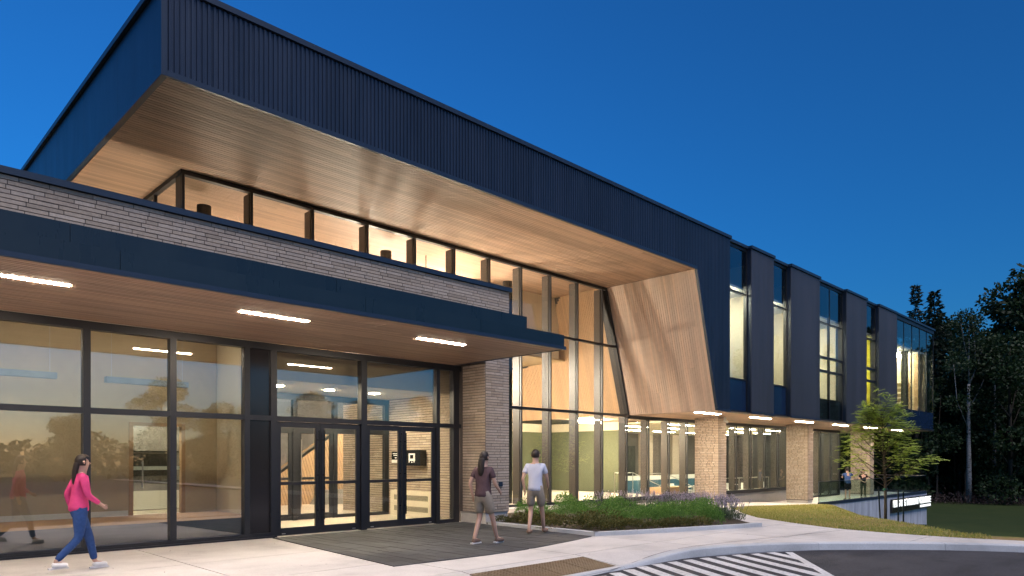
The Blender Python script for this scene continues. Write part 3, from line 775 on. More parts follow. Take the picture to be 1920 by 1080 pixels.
for x0, x1 in ((4.41, 8.5), (8.5, 12.6), (12.6, 16.7), (16.7, 20.8), (20.8, 24.01)):
    ub('coping', x0 + .002, x1 - .002, YF - .06, YF + .35, 9.722, ZT, trim, bld)
    ub('shadow_gap', x0, x1, YF - .001, YF + .03, 9.70, 9.7215, black, bld)
YW = YF + .20
def window(x0, x1, mids, zs, spand):
    f = MB(); f.box(x0, x0 + .05, YW - .03, YW + .1, ZL + .1, 9.70).box(x1 - .05, x1, YW - .03, YW + .1, ZL + .1, 9.70)
    xs = [x0 + .05] + mids + [x1 - .05]
    for m in mids: f.box(m - .02, m + .02, YW - .02, YW + .1, ZL + .1, 9.66)
    for z in zs:
        h = .05 if z > 7 or z < 5 else .10
        for a, b in zip(xs, xs[1:]): f.box(a + .0201, b - .0201, YW - .028, YW + .1, z - h / 2, z + h / 2)
    f.box(x0 + .0501, x1 - .0501, YW - .029, YW + .1, ZL + .02, ZL + .1).box(x0 + .0501, x1 - .0501, YW - .029, YW + .1, 9.60, 9.70)
    w = f.build('window', frame, bld); zz = [ZL + .1] + sorted(zs) + [9.60]
    for a, b in zip(xs, xs[1:]):
        for z0, z1 in zip(zz, zz[1:]):
            s = spand and z1 < 4.75
            ub('spandrel' if s else 'pane', a + .005, b - .005, YW + .0, YW + .012, z0, z1, spandrel if s else glassu, w)
    ub('coping', x0 + .041, x1 - .041, YF + .10, YF + .5, 9.722, ZT, trim, bld)
    ub('base_trim', x0 + .0, x1 - .0, YW - .12, YW + .03, ZL - .01, ZL + .018, trim, bld)
window(*WB[0], [], [4.64, 7.95], True); window(*WB[1], [], [4.64, 7.93], True)
window(*WB[2], [33.9], [5.67, 6.31, 7.91], False); window(*WB[3], [], [5.69, 6.33, 7.88], False)
# glazed corner at the far end
f = MB(); cx = [43.13, 44.6, 46.1, 47.6, 49.05, 50.5]
for x in cx: f.box(x - .02, x + .02, YF + .06, YF + .14, ZL + .9, 9.55)
f.box(43.13, 50.5, YF + .02, YF + .16, 9.50, 9.70).box(43.13, 50.5, YF + .02, YF + .16, ZL + .02, ZL + .12)
w5 = f.build('corner_window', frame, bld)
for a, b in zip(cx, cx[1:]):
    ub('pane', a + .01, b - .01, YF + .08, YF + .092, 4.5, 9.5, glassu, w5)
    ub('spandrel', a + .01, b - .01, YF + .075, YF + .09, ZL + .12, 4.5, spandrel, w5)
ub('coping', 43.18, 50.6, YF - .04, YF + .4, 9.722, ZT, trim, bld)
ub('end_glass', 50.48, 50.495, YF + .16, 20, 4.5, 9.5, glassu, bld); ub('end_wall', 50.40, 50.50, 20.01, 27, 3.36, 9.6, clad, bld)
ub('end_spandrel', 50.45, 50.50, YF + .16, 20, ZL + .02, 4.49, spandrel, bld)
# upper floor plate and soffit
ub('floor_plate', 23.45, 50.42, 12.98, 26.9, ZL + .06, 4.4, darkw, bld)
ls = ub('lower_soffit_deck', 23.3, 50.4, YF + .04, 26.8, ZL + .02, ZL + .05, darkw, bld)
lsp = MB().box(23.06, 23.3, YF + .04, YT - .06, ZL + .005, ZL + .018).build('lower_soffit', SOFFI, bld)
yy = YF + .04; k = 0
while yy < 20.5:
    e = min(yy + .63, 20.6); xx = 23.1
    while xx < 50.4:
        xe = min(xx + 4.5, 50.4); 
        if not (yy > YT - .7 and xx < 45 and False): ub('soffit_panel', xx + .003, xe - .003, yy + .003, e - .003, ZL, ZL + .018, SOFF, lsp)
        xx = xe
    yy = e
# --- rooms of the upper floor ----------------------------------------
for x0, x1, yb in ((23.5, 27.0, 14.9), (27.0, 31.4, 14.9)):
    ub('room_wall', x0, x1, yb, yb + .1, 4.4, 9.5, cream, bld); ub('room_ceiling', x0, x1 - .05, 13.2, yb - .01, 8.25, 8.33, white, bld)
    ub('room_partition', x1 - .05, x1 + .05, 13.1, yb - .01, 4.4, 9.5, cream, bld)
ub('pilaster', 26.35, 26.95, 14.6, 14.89, 4.4, 8.25, white, bld); ub('pilaster', 30.5, 31.3, 14.6, 14.89, 4.4, 8.25, white, bld)
ub('room_wall', 31.4, 50.3, 17.6, 17.7, 4.4, 9.5, cream, bld); ub('room_ceiling', 31.45, 50.3, 13.2, 17.59, 8.25, 8.33, white, bld)
ub('room_partition', 36.6, 36.7, 13.95, 17.59, 4.4, 8.25, cream, bld); ub('dark_screen', 36.6, 36.7, 13.1, 13.6, 4.4, 8.25, darkw, bld); ub('pilaster', 36.55, 36.7, 13.601, 13.949, 4.4, 8.25, cream, bld)
ub('room_partition', 41.4, 41.5, 13.56, 17.59, 4.4, 8.25, yellowm, bld); ub('dark_screen', 41.4, 41.5, 13.1, 13.559, 4.4, 8.25, darkw, bld)
ub('room_partition', 49.9, 50.0, 13.1, 17.59, 4.4, 8.25, tan, bld)
for k in range(5): ub('shelf', 49.55, 49.899, 14.0, 14.9, 5.15 + .33 * k, 5.24 + .33 * k, cream, bld)
ub('pilaster', 49.5, 49.89, 13.35, 13.6, 4.4, 8.25, ceilwood, bld)
for x in (45.2, 47.6): ub('pilaster', x, x + .35, 13.5, 13.8, 4.4, 8.25, darkw, bld)
ub('low_cabinet', 43.3, 49.8, 15.2, 15.6, 4.4, 5.6, darkw, bld)

# --- ground floor rooms right of the lobby ----------------------------
ub('green_wall', 26.9, 27.0, 19.9, 26, .0, 2.95, olive, bld); ub('green_wall', 20.5, 26.899, 24.6, 24.7, 0, 2.95, olive, bld)
ub('bulkhead', 18.5, 27.0, 24.5, 24.75, 2.951, ZL + .05, cream, bld); ub('bulkhead', 26.85, 27.02, 19.9, 24.49, 2.951, ZL + .01, cream, bld)
ub('cafe_floor', 26.51, 45, YT + .31, 26.8, -.66, -.58, floorm, bld)
ub('cafe_ceiling', 27.03, 45, YT + .1, 26.8, 3.22, 3.30, cream, bld)
ub('cafe_back_wall', 27.03, 45, 25.9, 26.0, -.58, 3.2, mortar, bld)
for x in (28.2, 31.0, 33.8, 37.0, 40.5): ub('brick_face', x, x + 1.2, 25.6, 25.88, -.58, 3.2, brickj, bld)
for x in (29.6, 35.4): ub('dark_doorway', x, x + 1.2, 25.84, 25.895, -.58, 2.4, darkw, bld)
ub('counter', 29, 44, 24.6, 25.2, -.58, .55, white, bld); ub('counter_front', 29, 44, 24.55, 24.595, -.58, .3, bluef, bld)
ub('wood_step', 28.0, 30.2, 18.2, 19.0, -.58, .25, ceilwood, bld)
hr = MB()
for y in (17.4, 19.2):
    hr.tube([(25.6, y, .95), (27.0, y, .95), (29.2, y, .3), (29.5, y, .3)], .022, 8)
    for x, z in ((25.6, 0), (27.0, 0), (29.2, -.58)): hr.tube([(x, y, z), (x, y, .95 if x < 28 else .3)], .02, 8)
hr.build('stair_handrail', steel, bld)
MB().tube([(30.5, YT + .9, .6), (37.4, YT + .9, .6)], .025, 8).tube([(30.5, YT + .9, -.58), (30.5, YT + .9, .6)], .02, 8).tube([(37.4, YT + .9, -.58), (37.4, YT + .9, .6)], .02, 8).tube([(34, YT + .9, -.58), (34, YT + .9, .6)], .02, 8).build('guard_rail', steel, bld)

# --- vestibule fittings ----------------------------------------------
ra = pb('radiator', 11.50, 11.645, 14.55, 16.45, .02, .72, cream, bld)
for zb in (.16, .46):
    mb = MB()
    for k in range(34): mb.box(11.494, 11.499, 14.75 + k * .045, 14.75 + k * .045 + .018, zb, zb + .14)
    tag(mb.build('grille_slots', darkw, ra), kind='stuff')
scn = pb('wall_display', 11.44, 11.645, 14.99, 15.83, 1.41, 1.83, black, bld)
ub('status_light', 11.432, 11.439, 15.66, 15.72, 1.65, 1.71, lamp_cyan, scn)
MB().box(11.433, 11.439, 15.22, 15.50, 1.54, 1.74).build('emblem', white, scn)
for k, (a, b) in enumerate(((15.24, 1.50), (15.34, 1.49), (15.46, 1.5))): ub('emblem_dot', 11.433, 11.439, a, a + .04, b, b + .03, white, scn)
ub('emblem_centre', 11.428, 11.4325, 15.29, 15.43, 1.60, 1.70, black, scn)
sg = pb('notice_sign', 11.58, 11.645, 16.08, 16.50, 1.47, 1.80, black, bld); ub('sign_foot', 11.572, 11.579, 16.09, 16.49, 1.48, 1.57, white, sg)
for z, a, b in ((1.73, 16.14, 16.44), (1.68, 16.2, 16.4), (1.61, 16.26, 16.34)): ub('sign_line', 11.572, 11.579, a, b, z, z + .025, white, sg)
ub('wall_outlet', 12.05, 12.16, YP - .05, YP - .013, .91, 1.03, trim, bld)

# ------------------------------------------------------------------ lamps (things of their own)
def strip_light(x, L, y0, y1, z, m, label, group, body=.03):
    t = empty('linear_light', (x + L / 2, (y0 + y1) / 2, z), label, 'ceiling light', group)
    MB().box(x, x + L, y0, y1, z + .012, z + body).build('housing', steel, t)
    ub('diffuser', x + .004, x + L - .004, y0 + .004, y1 - .004, z, z + .0119, m, t); return t
NM = ['lit linear lamp in the canopy soffit beyond the left picture edge', 'lit linear lamp in the canopy soffit over the far left shop windows', 'lit linear lamp in the canopy soffit between the windows and left door pair', 'lit linear lamp in the canopy soffit nearest the brick pier']
for x, l in zip(LX, NM): strip_light(x, 1.18, LY0, LY1, 3.934, lamp_can, l, 'linear lamps in the entrance canopy')
for k, (x, l) in enumerate(((23.4, 'lit strip lamp in overhang beside the first brick column'), (27.8, 'lit strip lamp in overhang between the first and second brick columns'), (32.3, 'lit strip lamp in overhang just left of the second brick column'), (36.8, 'lit strip lamp in overhang just right of the second brick column'), (41.3, 'lit strip lamp in overhang half hidden by young tree leaves'), (45.9, 'farthest lit strip lamp in overhang behind the young tree'))):
    strip_light(x, 1.65, 13.66, 13.84, ZL - .014, lamp_sof, l, 'strip lamps in the overhang')
for k, (x, y) in enumerate(((7.56, 15.25), (8.9, 15.3), (10.2, 15.3))):
    t = empty('downlight', (x, y, 3.27), ['small square downlight in vestibule ceiling, leftmost of three', 'small square downlight in vestibule ceiling above the left doors', 'small square downlight in vestibule ceiling nearest the brick wall'][k], 'downlight', 'vestibule downlights')
    ub('diffuser', x - .09, x + .09, y - .09, y + .09, 3.268, 3.279, lamp_dn, t)
def pendant(x, y, z, L, m, label, group, along='x', w=.12, top=None):
    t = empty('pendant_lamp', (x + L / 2, y, z), label, 'pendant lamp', group)
    MB().box(x, x + L, y - w / 2, y + w / 2, z, z + .1).build('diffuser', m, t)
    if top:
        for q in (x + .2, x + L - .2): MB().tube([(q, y, z + .1), (q, y, top)], .006, 5).build('hanger', steel, t)
for k, (x, y, z, L) in enumerate(((8.0, 18.8, 4.5, .5), (11.0, 18.8, 4.4, .9), (13.9, 18.6, 4.3, 2.3))):  # added lobby lamps, kept out of view behind the masonry
    pendant(x, y, z, L, lamp_fill, ['warm lobby pendant lamp behind the left part of the brick band', 'warm lobby pendant lamp behind the middle of the brick band', 'warm lobby pendant lamp behind the right end of the brick band'][k], 'lobby pendant lamps', top=ZS)
def add_fill(x, y, z, rz, m, label):  # added lobby lamp, out of view, throwing light on the slanted boards
    t = bpy.data.objects.new('floodlight', None); COL.objects.link(t); t.location = (x, y, z); t.rotation_euler = (0, 0, rz)
    tag(t, label, 'floodlight', 'lobby floodlights')
    for n, b, mm in (('housing', MB().box(-.16, 0, -.28, .28, 0, .5), black), ('diffuser', MB().box(.001, .012, -.26, .26, .02, .48), m), ('stem', MB().tube([(-.08, 0, .5), (-.08, 0, ZS + .05 - z)], .02, 6), black)):
        o = bpy.data.objects.new(n, b.mesh(n, mm)); COL.objects.link(o); o.parent = t
add_fill(14.2, 18.2, 4.6, 0, fill_ws, 'lobby floodlight behind the brick pier, nearest the glass, washing the slanted boards')
add_fill(14.0, 20.0, 4.6, 0, fill_ws, 'lobby floodlight behind the brick pier, washing the inner slanted boards')
add_fill(12.6, 21.6, 4.3, R(-40), fill_wl, 'deep lobby floodlight behind the brick band, aimed out through the tall glass')
add_fill(14.0, 22.0, 5.0, R(-44), fill_wl, 'middle deep lobby floodlight aimed out through the tall glass')
add_fill(15.4, 22.2, 5.75, R(-48), fill_wl, 'rightmost deep lobby floodlight aimed out through the tall glass')
pendant(8.2, 20.6, 4.3, 2.0, lamp_fill, 'warm pendant lamp lighting the lobby floor before the stair', 'low lobby lamps', top=5.4)  # two more unseen pendants added to brighten the lobby
pendant(12.6, 20.6, 4.3, 2.4, lamp_fill, 'warm pendant lamp lighting the slanted stair boards', 'low lobby lamps', top=ZS)
pendant(23.6, 19.6, 3.18, 1.6, lamp_dn, 'bright strip lamp on the low ceiling by the green wall', 'low lobby lamps')
ORD = ['first', 'second', 'third', 'fourth', 'fifth', 'sixth', 'seventh', 'eighth', 'ninth', 'tenth', 'eleventh', 'twelfth', 'thirteenth', 'fourteenth', 'fifteenth', 'sixteenth', 'seventeenth', 'eighteenth', 'nineteenth', 'twentieth']
for i, y in enumerate((18.2, 20.6, 23.4)):
    for j, x in enumerate((28.2, 31.6, 35.0, 38.6, 42.0)):
        pendant(x, y, 3.20, 2.2, lamp_cf, 'pale cafe strip lamp, %s in the %s row from the glass' % (ORD[j], ORD[i]), 'cafe strip lamps', w=.06)
for k, (x, y, L) in enumerate(((24.2, 13.9, 1.4), (28.0, 13.9, 1.4), (32.4, 15.2, 2.4), (37.5, 15.6, 2.4), (42.0, 14.6, 2), (45.0, 14.4, 2.0), (48.0, 14.4, 2.0))):
    pendant(x, y, 8.12, L, lamp_rm, 'bright upstairs room lamp, %s from the slanted wood wall' % ORD[k], 'upstairs room lamps', w=.16)
for k, x in enumerate((-1.5, 2.9, 4.9)):  # added lamps, hidden above the window head, brightening the left room
    t = empty('downlight', (x, 14.4, 4.32), ['round downlight in the left room ceiling beyond picture edge', 'round downlight in left room ceiling over the pink walker', 'round downlight in left room ceiling before the glass door'][k], 'downlight', 'left room downlights')
    ub('diffuser', x - .1, x + .1, 14.3, 14.5, 4.315, 4.339, fill_lr, t)
t = empty('downlight', (4.6, 16.8, 3.4), 'corridor downlight behind the glass door of the left room', 'downlight')
ub('diffuser', 4.4, 5.2, 16.7, 16.9, 3.4, 3.42, lamp_rm, t)

# ------------------------------------------------------------------ terrace, guard, retaining wall, sign
tag(pb('terrace', 35.42, 52.05, 13.92, 26.8, -.9, -.66, conc), kind='structure')
rw = empty('retaining_wall', (43.3, 13.75, -3.6), 'pale board marked concrete retaining wall under the terrace, rising towards its far end', 'retaining wall')
x = 34.42
while x < 52.2:
    e = min(x + 2.98, 52.3); pb('wall_panel', x + .004, e - .004, 13.60, 13.90, -4.2, -.684, concw, rw); x = e
pb('wall_panel', 52.0, 52.3, 13.901, 20, -4.2, -.684, concw, rw)
pb('steel_channel', 34.45, 52.14, 13.57, 13.66, -.682, -.525, trim, rw); pb('steel_channel', 52.05, 52.14, 13.661, 20, -.682, -.525, trim, rw)
gg = empty('glass_guard', (43.3, 13.62, -.52), 'clear glass guard with thin steel top rail round the raised terrace', 'glass railing')
x = 34.48
while x < 52.0:
    e = min(x + 1.46, 52.1); pb('glass_panel', x + .01, e - .01, 13.61, 13.624, -.524, .47, glassg, gg); x = e
y = 13.68
while y < 19.9:
    pb('glass_panel', 52.09, 52.104, y + .01, y + 1.44, -.524, .47, glassg, gg); y += 1.46
pb('top_rail', 34.47, 52.12, 13.60, 13.634, .471, .496, trim, gg); pb('top_rail', 52.08, 52.114, 13.66, 19.9, .471, .51, steel, gg)
pb('end_edge', 34.46, 34.475, 13.606, 13.63, -.52, .47, trim, gg)
sgn = empty('name_sign', (48.8, 13.5, -1.6), 'black panel with lit white letters LUSU STUDENT CENTRE on the concrete terrace wall', 'sign')
pb('panel', 44.85, 52.62, 13.46, 13.56, -1.60, -.80, black, sgn)
def letters(txt, x0, x1, z0, h, y, m, parent):
    cu = bpy.data.curves.new('t', 'FONT'); cu.body = txt; cu.size = 1; cu.offset = .022; cu.resolution_u = 3
    objs = []; adv = 0; glyphs = []
    for ch in txt:
        if ch == ' ': adv += .34; continue
        c = bpy.data.curves.new('t', 'FONT'); c.body = ch; c.size = 1; c.offset = .004; c.extrude = .03; c.resolution_u = 3
        o = bpy.data.objects.new('t', c); COL.objects.link(o); glyphs.append((o, c, adv))
        adv += {'I': .34, 'L': .54, 'E': .60, 'T': .58}.get(ch, .70)
    bpy.context.view_layer.update(); dg = bpy.context.evaluated_depsgraph_get(); sx = (x1 - x0) / adv; sz = h / .72
    for o, c, a in glyphs:
        me = bpy.data.meshes.new_from_object(o.evaluated_get(dg)); bpy.data.objects.remove(o)
        for v in me.vertices: x, yy, z = v.co; v.co = (x * sx, -z, yy * sz)
        me.materials.clear(); me.materials.append(m); me.name = 'letter'
        finish(bpy.data.objects.new('letter', me), parent, (x0 + a * sx, y, z0))
letters('LUSU STUDENT CENTRE', 45.0, 52.6, -1.27, .42, 13.43, lamp_sign, sgn)
ub('light_bar', 50.3, 52.58, 13.44, 13.459, -1.52, -1.37, lamp_sign, sgn)
sc_ = empty('security_camera', (26.95, 14.45, 3.2), 'small white security camera under the overhang at the first brick column', 'camera')
MB().tube([(26.95, 14.5, 3.33), (26.95, 14.5, 3.22)], .05, 10).build('mount', white, sc_); MB().tube([(26.95, 14.52, 3.19), (26.78, 14.3, 3.12)], .05, 10).build('housing', white, sc_)

# ------------------------------------------------------------------ lawn
def resn(p, n):
    L = [0]
    for a, b in zip(p, p[1:]): L.append(L[-1] + math.dist(a, b))
    out = []; j = 0
    for k in range(n):
        t = L[-1] * k / (n - 1)
        while j < len(L) - 2 and L[j + 1] < t: j += 1
        f = (t - L[j]) / (L[j + 1] - L[j]); out.append((p[j][0] + (p[j + 1][0] - p[j][0]) * f, p[j][1] + (p[j + 1][1] - p[j][1]) * f))
    return out
gA = resn(gl[:10], 46)[:-1] + resn(gl[9:], 30)
gB = resn(gu + [(44, 13.58), (52.3, 13.58)], 46)[:-1] + resn([(52.3, 13.58), (56, 20), (72, 40), (104, 44), (112, 10), (112, -34)], 30)
TT = [0, .02, .05, .09, .14, .2, .27, .34, .42, .5, .58, .66, .74, .82, .9, .96, 1]
mb = MB(); nt_ = len(TT); fmat = []
for a, b in zip(gA, gB):
    for t in TT:
        x, y = a[0] + (b[0] - a[0]) * t, a[1] + (b[1] - a[1]) * t
        mb.v.append((x, y, lawn_z(x, y) + .012 * min(1, t * 30) + .02 * noise.noise((x * .8, y * .8, 0)) * min(1, t * 8, (1 - t) * 8)))
for k in range(len(gA) - 1):
    for q in range(nt_ - 1):
        f = (k * nt_ + q, k * nt_ + q + 1, (k + 1) * nt_ + q + 1, (k + 1) * nt_ + q); mb.f.append(f)
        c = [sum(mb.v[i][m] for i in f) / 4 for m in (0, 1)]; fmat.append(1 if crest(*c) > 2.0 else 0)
lw = mb.build('lawn', lawnm, loc=(0, 0, 0), smooth=True); lw.data.materials.append(dimturfm)  # past the crest the turf is darkened to paint its dimmer light
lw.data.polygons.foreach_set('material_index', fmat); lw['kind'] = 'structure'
gb = MB(); r = random.Random(4); cnt = 0
for _ in range(60000):
    k = r.random() ** 1.0 * (len(gA) - 32); i = int(k); f = k - i; t = r.random() ** 1.5
    a = [gA[i][m] + (gA[i + 1][m] - gA[i][m]) * f for m in (0, 1)]; b = [gB[i][m] + (gB[i + 1][m] - gB[i][m]) * f for m in (0, 1)]
    x, y = a[0] + (b[0] - a[0]) * t, a[1] + (b[1] - a[1]) * t
    if crest(x, y) > 1.6 or y < -1 or x > 38: continue
    if math.hypot(x - 28.3, (y - 8.4) * 1.3) < 1.3 and r.random() < .9: continue
    z = lawn_z(x, y); an = r.random() * 6.28; h = r.uniform(.02, .05); w = .006 + .012 * r.random(); dx, dy = math.cos(an) * w, math.sin(an) * w
    lx, ly = r.uniform(-.03, .03), r.uniform(-.03, .03); bi = len(gb.v)
    gb.v += [(x - dx, y - dy, z - .01), (x + dx, y + dy, z - .01), (x + lx, y + ly, z + h + .012)]; gb.f.append((bi, bi + 1, bi + 2))
tag(gb.build('grass', gr_blade, loc=(0, 0, 0)), kind='stuff')

# ------------------------------------------------------------------ planting
def leafquad(v, f, c, d, u, L, W):
    """one pointed leaf (two triangles as a kite) from c along d"""
    s = d.cross(u)
    if s.length < 1e-3: s = d.cross(Vector((.3, .5, .8)))
    s.normalize(); b = len(v); m = c + d * (L * .45)
    v += [tuple(c), tuple(m + s * W), tuple(c + d * L), tuple(m - s * W)]; f.append((b, b + 1, b + 2, b + 3))
def rv(r): return Vector((r.gauss(0, 1), r.gauss(0, 1), r.gauss(0, 1))).normalized()
def needles(seed, n, rx, rz, L, W, flat=.4, spr=6, up=.55):
    r = random.Random(seed); mb = MB()
    lumps = [(Vector((r.uniform(-.6, .6) * rx, r.uniform(-.6, .6) * rx, r.uniform(.1, .55) * rz)), r.uniform(.3, .52) * rx) for _ in range(9)]
    for _ in range(n):
        c, q = r.choice(lumps); d = rv(r)
        if d.z < -.15: d.z = -d.z
        p = c + Vector((d.x * q, d.y * q, d.z * q * rz / rx * 1.1)) * r.uniform(.72, 1.05)
        if p.z < 0: p.z = .01
        ax = (d + Vector((0, 0, up)) + rv(r) * .45).normalized()
        for k in range(spr):
            leafquad(mb.v, mb.f, p + ax * (L * .5 * k / spr), (ax + rv(r) * flat).normalized(), rv(r), L * r.uniform(.5, 1), W)
    return mb
def local(name, me, parent):
    o = bpy.data.objects.new(name, me); COL.objects.link(o); o.parent = parent; return o
def copy_tree(o, loc, rz, s, label=None):
    c = o.copy(); COL.objects.link(c); c.location = loc; c.rotation_euler = (0, 0, rz); c.scale = s if isinstance(s, tuple) else (s, s, s)
    if label: c['label'] = label
    for ch in o.children:
        d = ch.copy(); COL.objects.link(d); d.parent = c
    return c
# planter kerb, soil
pl = [(11.49, 12.40), (11.40, 9.05), (12.35, 8.66), (13.73, 8.20), (15.25, 7.72), (15.9, 7.6)]
pk = empty('planter_kerb', (13.5, 8.5, 0), 'low pale concrete kerb round the planting bed beside the dark pavers', 'kerb')
def kerb_run(a, b):
    a, b = Vector(a), Vector(b); d = (b - a).normalized(); nn = Vector((-d.y, d.x)) * .15
    MB().prism([(*a, -.02), (*(b - d * .006), -.02), (*(b - d * .006 + nn), -.02), (*(a + nn), -.02)], (0, 0, .10)).build('kerb_stone', conck, pk)
for a, b in zip(pl, pl[1:]): kerb_run(a, b)
bed = [(11.6, 12.5), (11.55, 9.2), (12.4, 8.8), (15.3, 7.86), (15.9, 7.72), (17.2, 9.0), (18.9, 10.6), (19.8, 12.0), (19.4, 13.9), (17.4, 14.5), (12.6, 14.5)]
mb = MB(); mb.prism([(x, y, pave_z(x, y) - .02) for x, y in bed], (0, 0, .055)); tag(mb.build('planting_bed', soil), kind='structure')
gv = [(12.5, 14.52), (19.2, 14.3), (20.4, 15.2), (20.4, 16.4), (12.5, 16.4)]
MB().prism([(x, y, -.03 + g(x)) for x, y in gv], (0, 0, .05)).build('gravel_strip', gravel)['kind'] = 'stuff'
def plant(name, me, m, label, cat, group, part='foliage'):
    t = bpy.data.objects.new(name, None); COL.objects.link(t); t['label'] = label; t['category'] = cat; t['group'] = group
    local(part, me, t); return t
jun = [needles(30 + k, 700, .75, .42, .10, .008, .35, 6, .25).mesh('juniper', leaf_jun) for k in range(2)]
mug = [needles(40 + k, 1500, .70, .66, .052, .0075, .6, 6, .22).mesh('mugo', leaf_mug) for k in range(2)]
JS = [(12.2, 11.6, .9), (12.1, 10.3, 1.0), (12.3, 9.5, .8), (13.0, 9.0, .85), (13.1, 10.2, 1.05), (13.7, 8.85, .8), (14.4, 8.6, .75), (12.9, 11.6, .8), (12.0, 12.2, .6)]
MS = [(13.9, 10.0, 1.05), (14.6, 9.3, .95), (15.4, 8.75, .9), (15.2, 10.1, 1.15), (14.3, 11.2, 1.1), (16.1, 9.3, 1.0), (13.6, 12.2, .95), (15.6, 11.4, 1.1), (14.8, 12.6, 1.05), (16.6, 10.4, 1.05), (13.9, 13.2, .9)]
plant0 = None
LS = [(16.6, 8.7, 1.0), (17.2, 9.3, 1.1), (17.8, 9.9, 1.1), (18.4, 10.5, 1.1), (17.7, 10.8, 1.1), (18.3, 11.5, 1.1), (19.0, 11.2, 1.1), (18.0, 12.5, 1.1), (18.9, 12.5, 1.0), (17.5, 13.6, 1.0), (18.7, 13.5, 1.0)]
def rank(L): o = sorted(range(len(L)), key=lambda q: (L[q][0] * math.sin(YAW) - L[q][1] * math.cos(YAW)) / (L[q][0] * math.cos(YAW) + L[q][1] * math.sin(YAW))); return {q: n for n, q in enumerate(o)}
JR, MR, LR = rank(JS), rank(MS), rank(LS)
for k, (x, y, s) in enumerate(JS):
    t = plant('juniper_shrub', jun[k % 2], None, 'low olive green spreading juniper, %s from the brick pier' % ORD[JR[k]], 'shrub', 'junipers in the planting bed')
    t.location = (x, y, .02); t.rotation_euler = (0, 0, k * 1.7); t.scale = (s * .88, s * .88, s * .7)
for k, (x, y, s) in enumerate(MS):
    t = plant('pine_shrub', mug[k % 2], None, 'bright green mounded dwarf pine, %s from the left in the bed' % ORD[MR[k]], 'shrub', 'dwarf pines in the planting bed')
    t.location = (x, y, .02); t.rotation_euler = (0, 0, k * 2.1); t.scale = (s * .80, s * .80, s * (.66 + .14 * (k % 3)))
def lavender(seed):
    r = random.Random(seed); fo, fl = MB(), MB()
    for _ in range(420):
        a = r.random() * 6.28; q = r.random() ** .5 * .28; p = Vector((math.cos(a) * q, math.sin(a) * q, r.uniform(.0, .16)))
        leafquad(fo.v, fo.f, p, (Vector((math.cos(a), math.sin(a), 1.6)) + rv(r) * .5).normalized(), rv(r), r.uniform(.07, .13), .006)
    for _ in range(58):
        a = r.random() * 6.28; q = r.random() ** .6 * .26; tl = r.uniform(.1, .62); p = Vector((math.cos(a) * q, math.sin(a) * q, .06))
        d = Vector((math.cos(a) * tl, math.sin(a) * tl, 1)).normalized(); L = r.uniform(.34, .55); e = p + d * L
        s = d.cross(Vector((.2, .9, .1))).normalized() * .0035; b = len(fo.v)
        fo.v += [tuple(p - s), tuple(p + s), tuple(e + s), tuple(e - s)]; fo.f.append((b, b + 1, b + 2, b + 3))
        for j in range(7):
            c = e - d * (.018 * j)
            for _ in range(2): leafquad(fl.v, fl.f, c, (rv(r) + d * .5).normalized(), rv(r), .022, .008)
    return fo.mesh('lavender', leaf_lav), fl.mesh('lavender_spikes', flow_lav)
lav = [lavender(60 + k) for k in range(2)]
for k, (x, y, s) in enumerate(LS):
    t = plant('lavender_plant', lav[k % 2][0], None, 'flowering lavender with thin purple spikes, %s from the left in the bed' % ORD[LR[k]], 'lavender', 'lavender plants')
    local('flower_spikes', lav[k % 2][1], t); t.location = (x, y, pave_z(x, y) + .03); t.rotation_euler = (0, 0, k * 2.4); t.scale = (s, s, s)

r = random.Random(12); mb = MB()
for _ in range(70):
    x, y = r.uniform(2, 16), r.uniform(6.8, 13.2)
    if x > 11 and y > 8: continue
    z = pave_z(x, y) + .018; a = r.random() * 6.28; leafquad(mb.v, mb.f, Vector((x, y, z)), Vector((math.cos(a), math.sin(a), .1)), Vector((0, 0, 1)), r.uniform(.02, .05), .010)
tag(mb.build('leaf_litter', barkm, loc=(9, 10, 0)), kind='stuff')
# ------------------------------------------------------------------ trees
def crown_cloud(seed, blobs, n, L, W):
    r = random.Random(seed); mb = MB(); tot = sum(b[1] ** 2 for b in blobs)
    for c, q, fz in blobs:
        for _ in range(int(n * q * q / tot)):
            d = rv(r); p = c + Vector((d.x, d.y, d.z * fz)) * q * r.uniform(.55, 1.08)
            leafquad(mb.v, mb.f, p, (d + rv(r) * .9).normalized(), rv(r), L * r.uniform(.6, 1.2), W * r.uniform(.7, 1.2))
    return mb
def root_of(name, label, cat, group=None):
    t = bpy.data.objects.new(name, None); COL.objects.link(t); t['label'] = label; t['category'] = cat
    if group: t['group'] = group
    return t
def deciduous(seed, H, rad, base, nb, n, lf, label, trunkm=barkd):
    r = random.Random(seed); t = root_of('deciduous_tree', label, 'tree', 'trees of the wood')
    blobs = []; tb = MB(); tb.tube([(0, 0, -.3), (.1, 0, H * .3), (r.uniform(-.3, .3), .1, H * .62), (0, 0, H * .9)], [H * .014, H * .011, H * .007, .03], 8)
    for k in range(nb):
        z = H * (base + (.93 - base) * (k + .5) / nb); prof = math.sin(math.pi * min(1, ((z / H - base) / (1 - base)) * .85 + .15)) ** .7
        a = r.random() * 6.28; q = rad * prof * r.uniform(.35, .8); c = Vector((math.cos(a) * q, math.sin(a) * q, z)); blobs.append((c, rad * r.uniform(.28, .46), .75))
        tb.tube([(0, 0, z - q * .8 - .5), tuple(c * .6 + Vector((0, 0, z * .4 - .2))), tuple(c)], [H * .005, H * .003, .02], 5)
    local('trunk', tb.mesh('trunk', trunkm, smooth=True), t); local('crown', crown_cloud(seed + 1, blobs, n, lf, lf * .34).mesh('crown', leaf_dec), t); return t
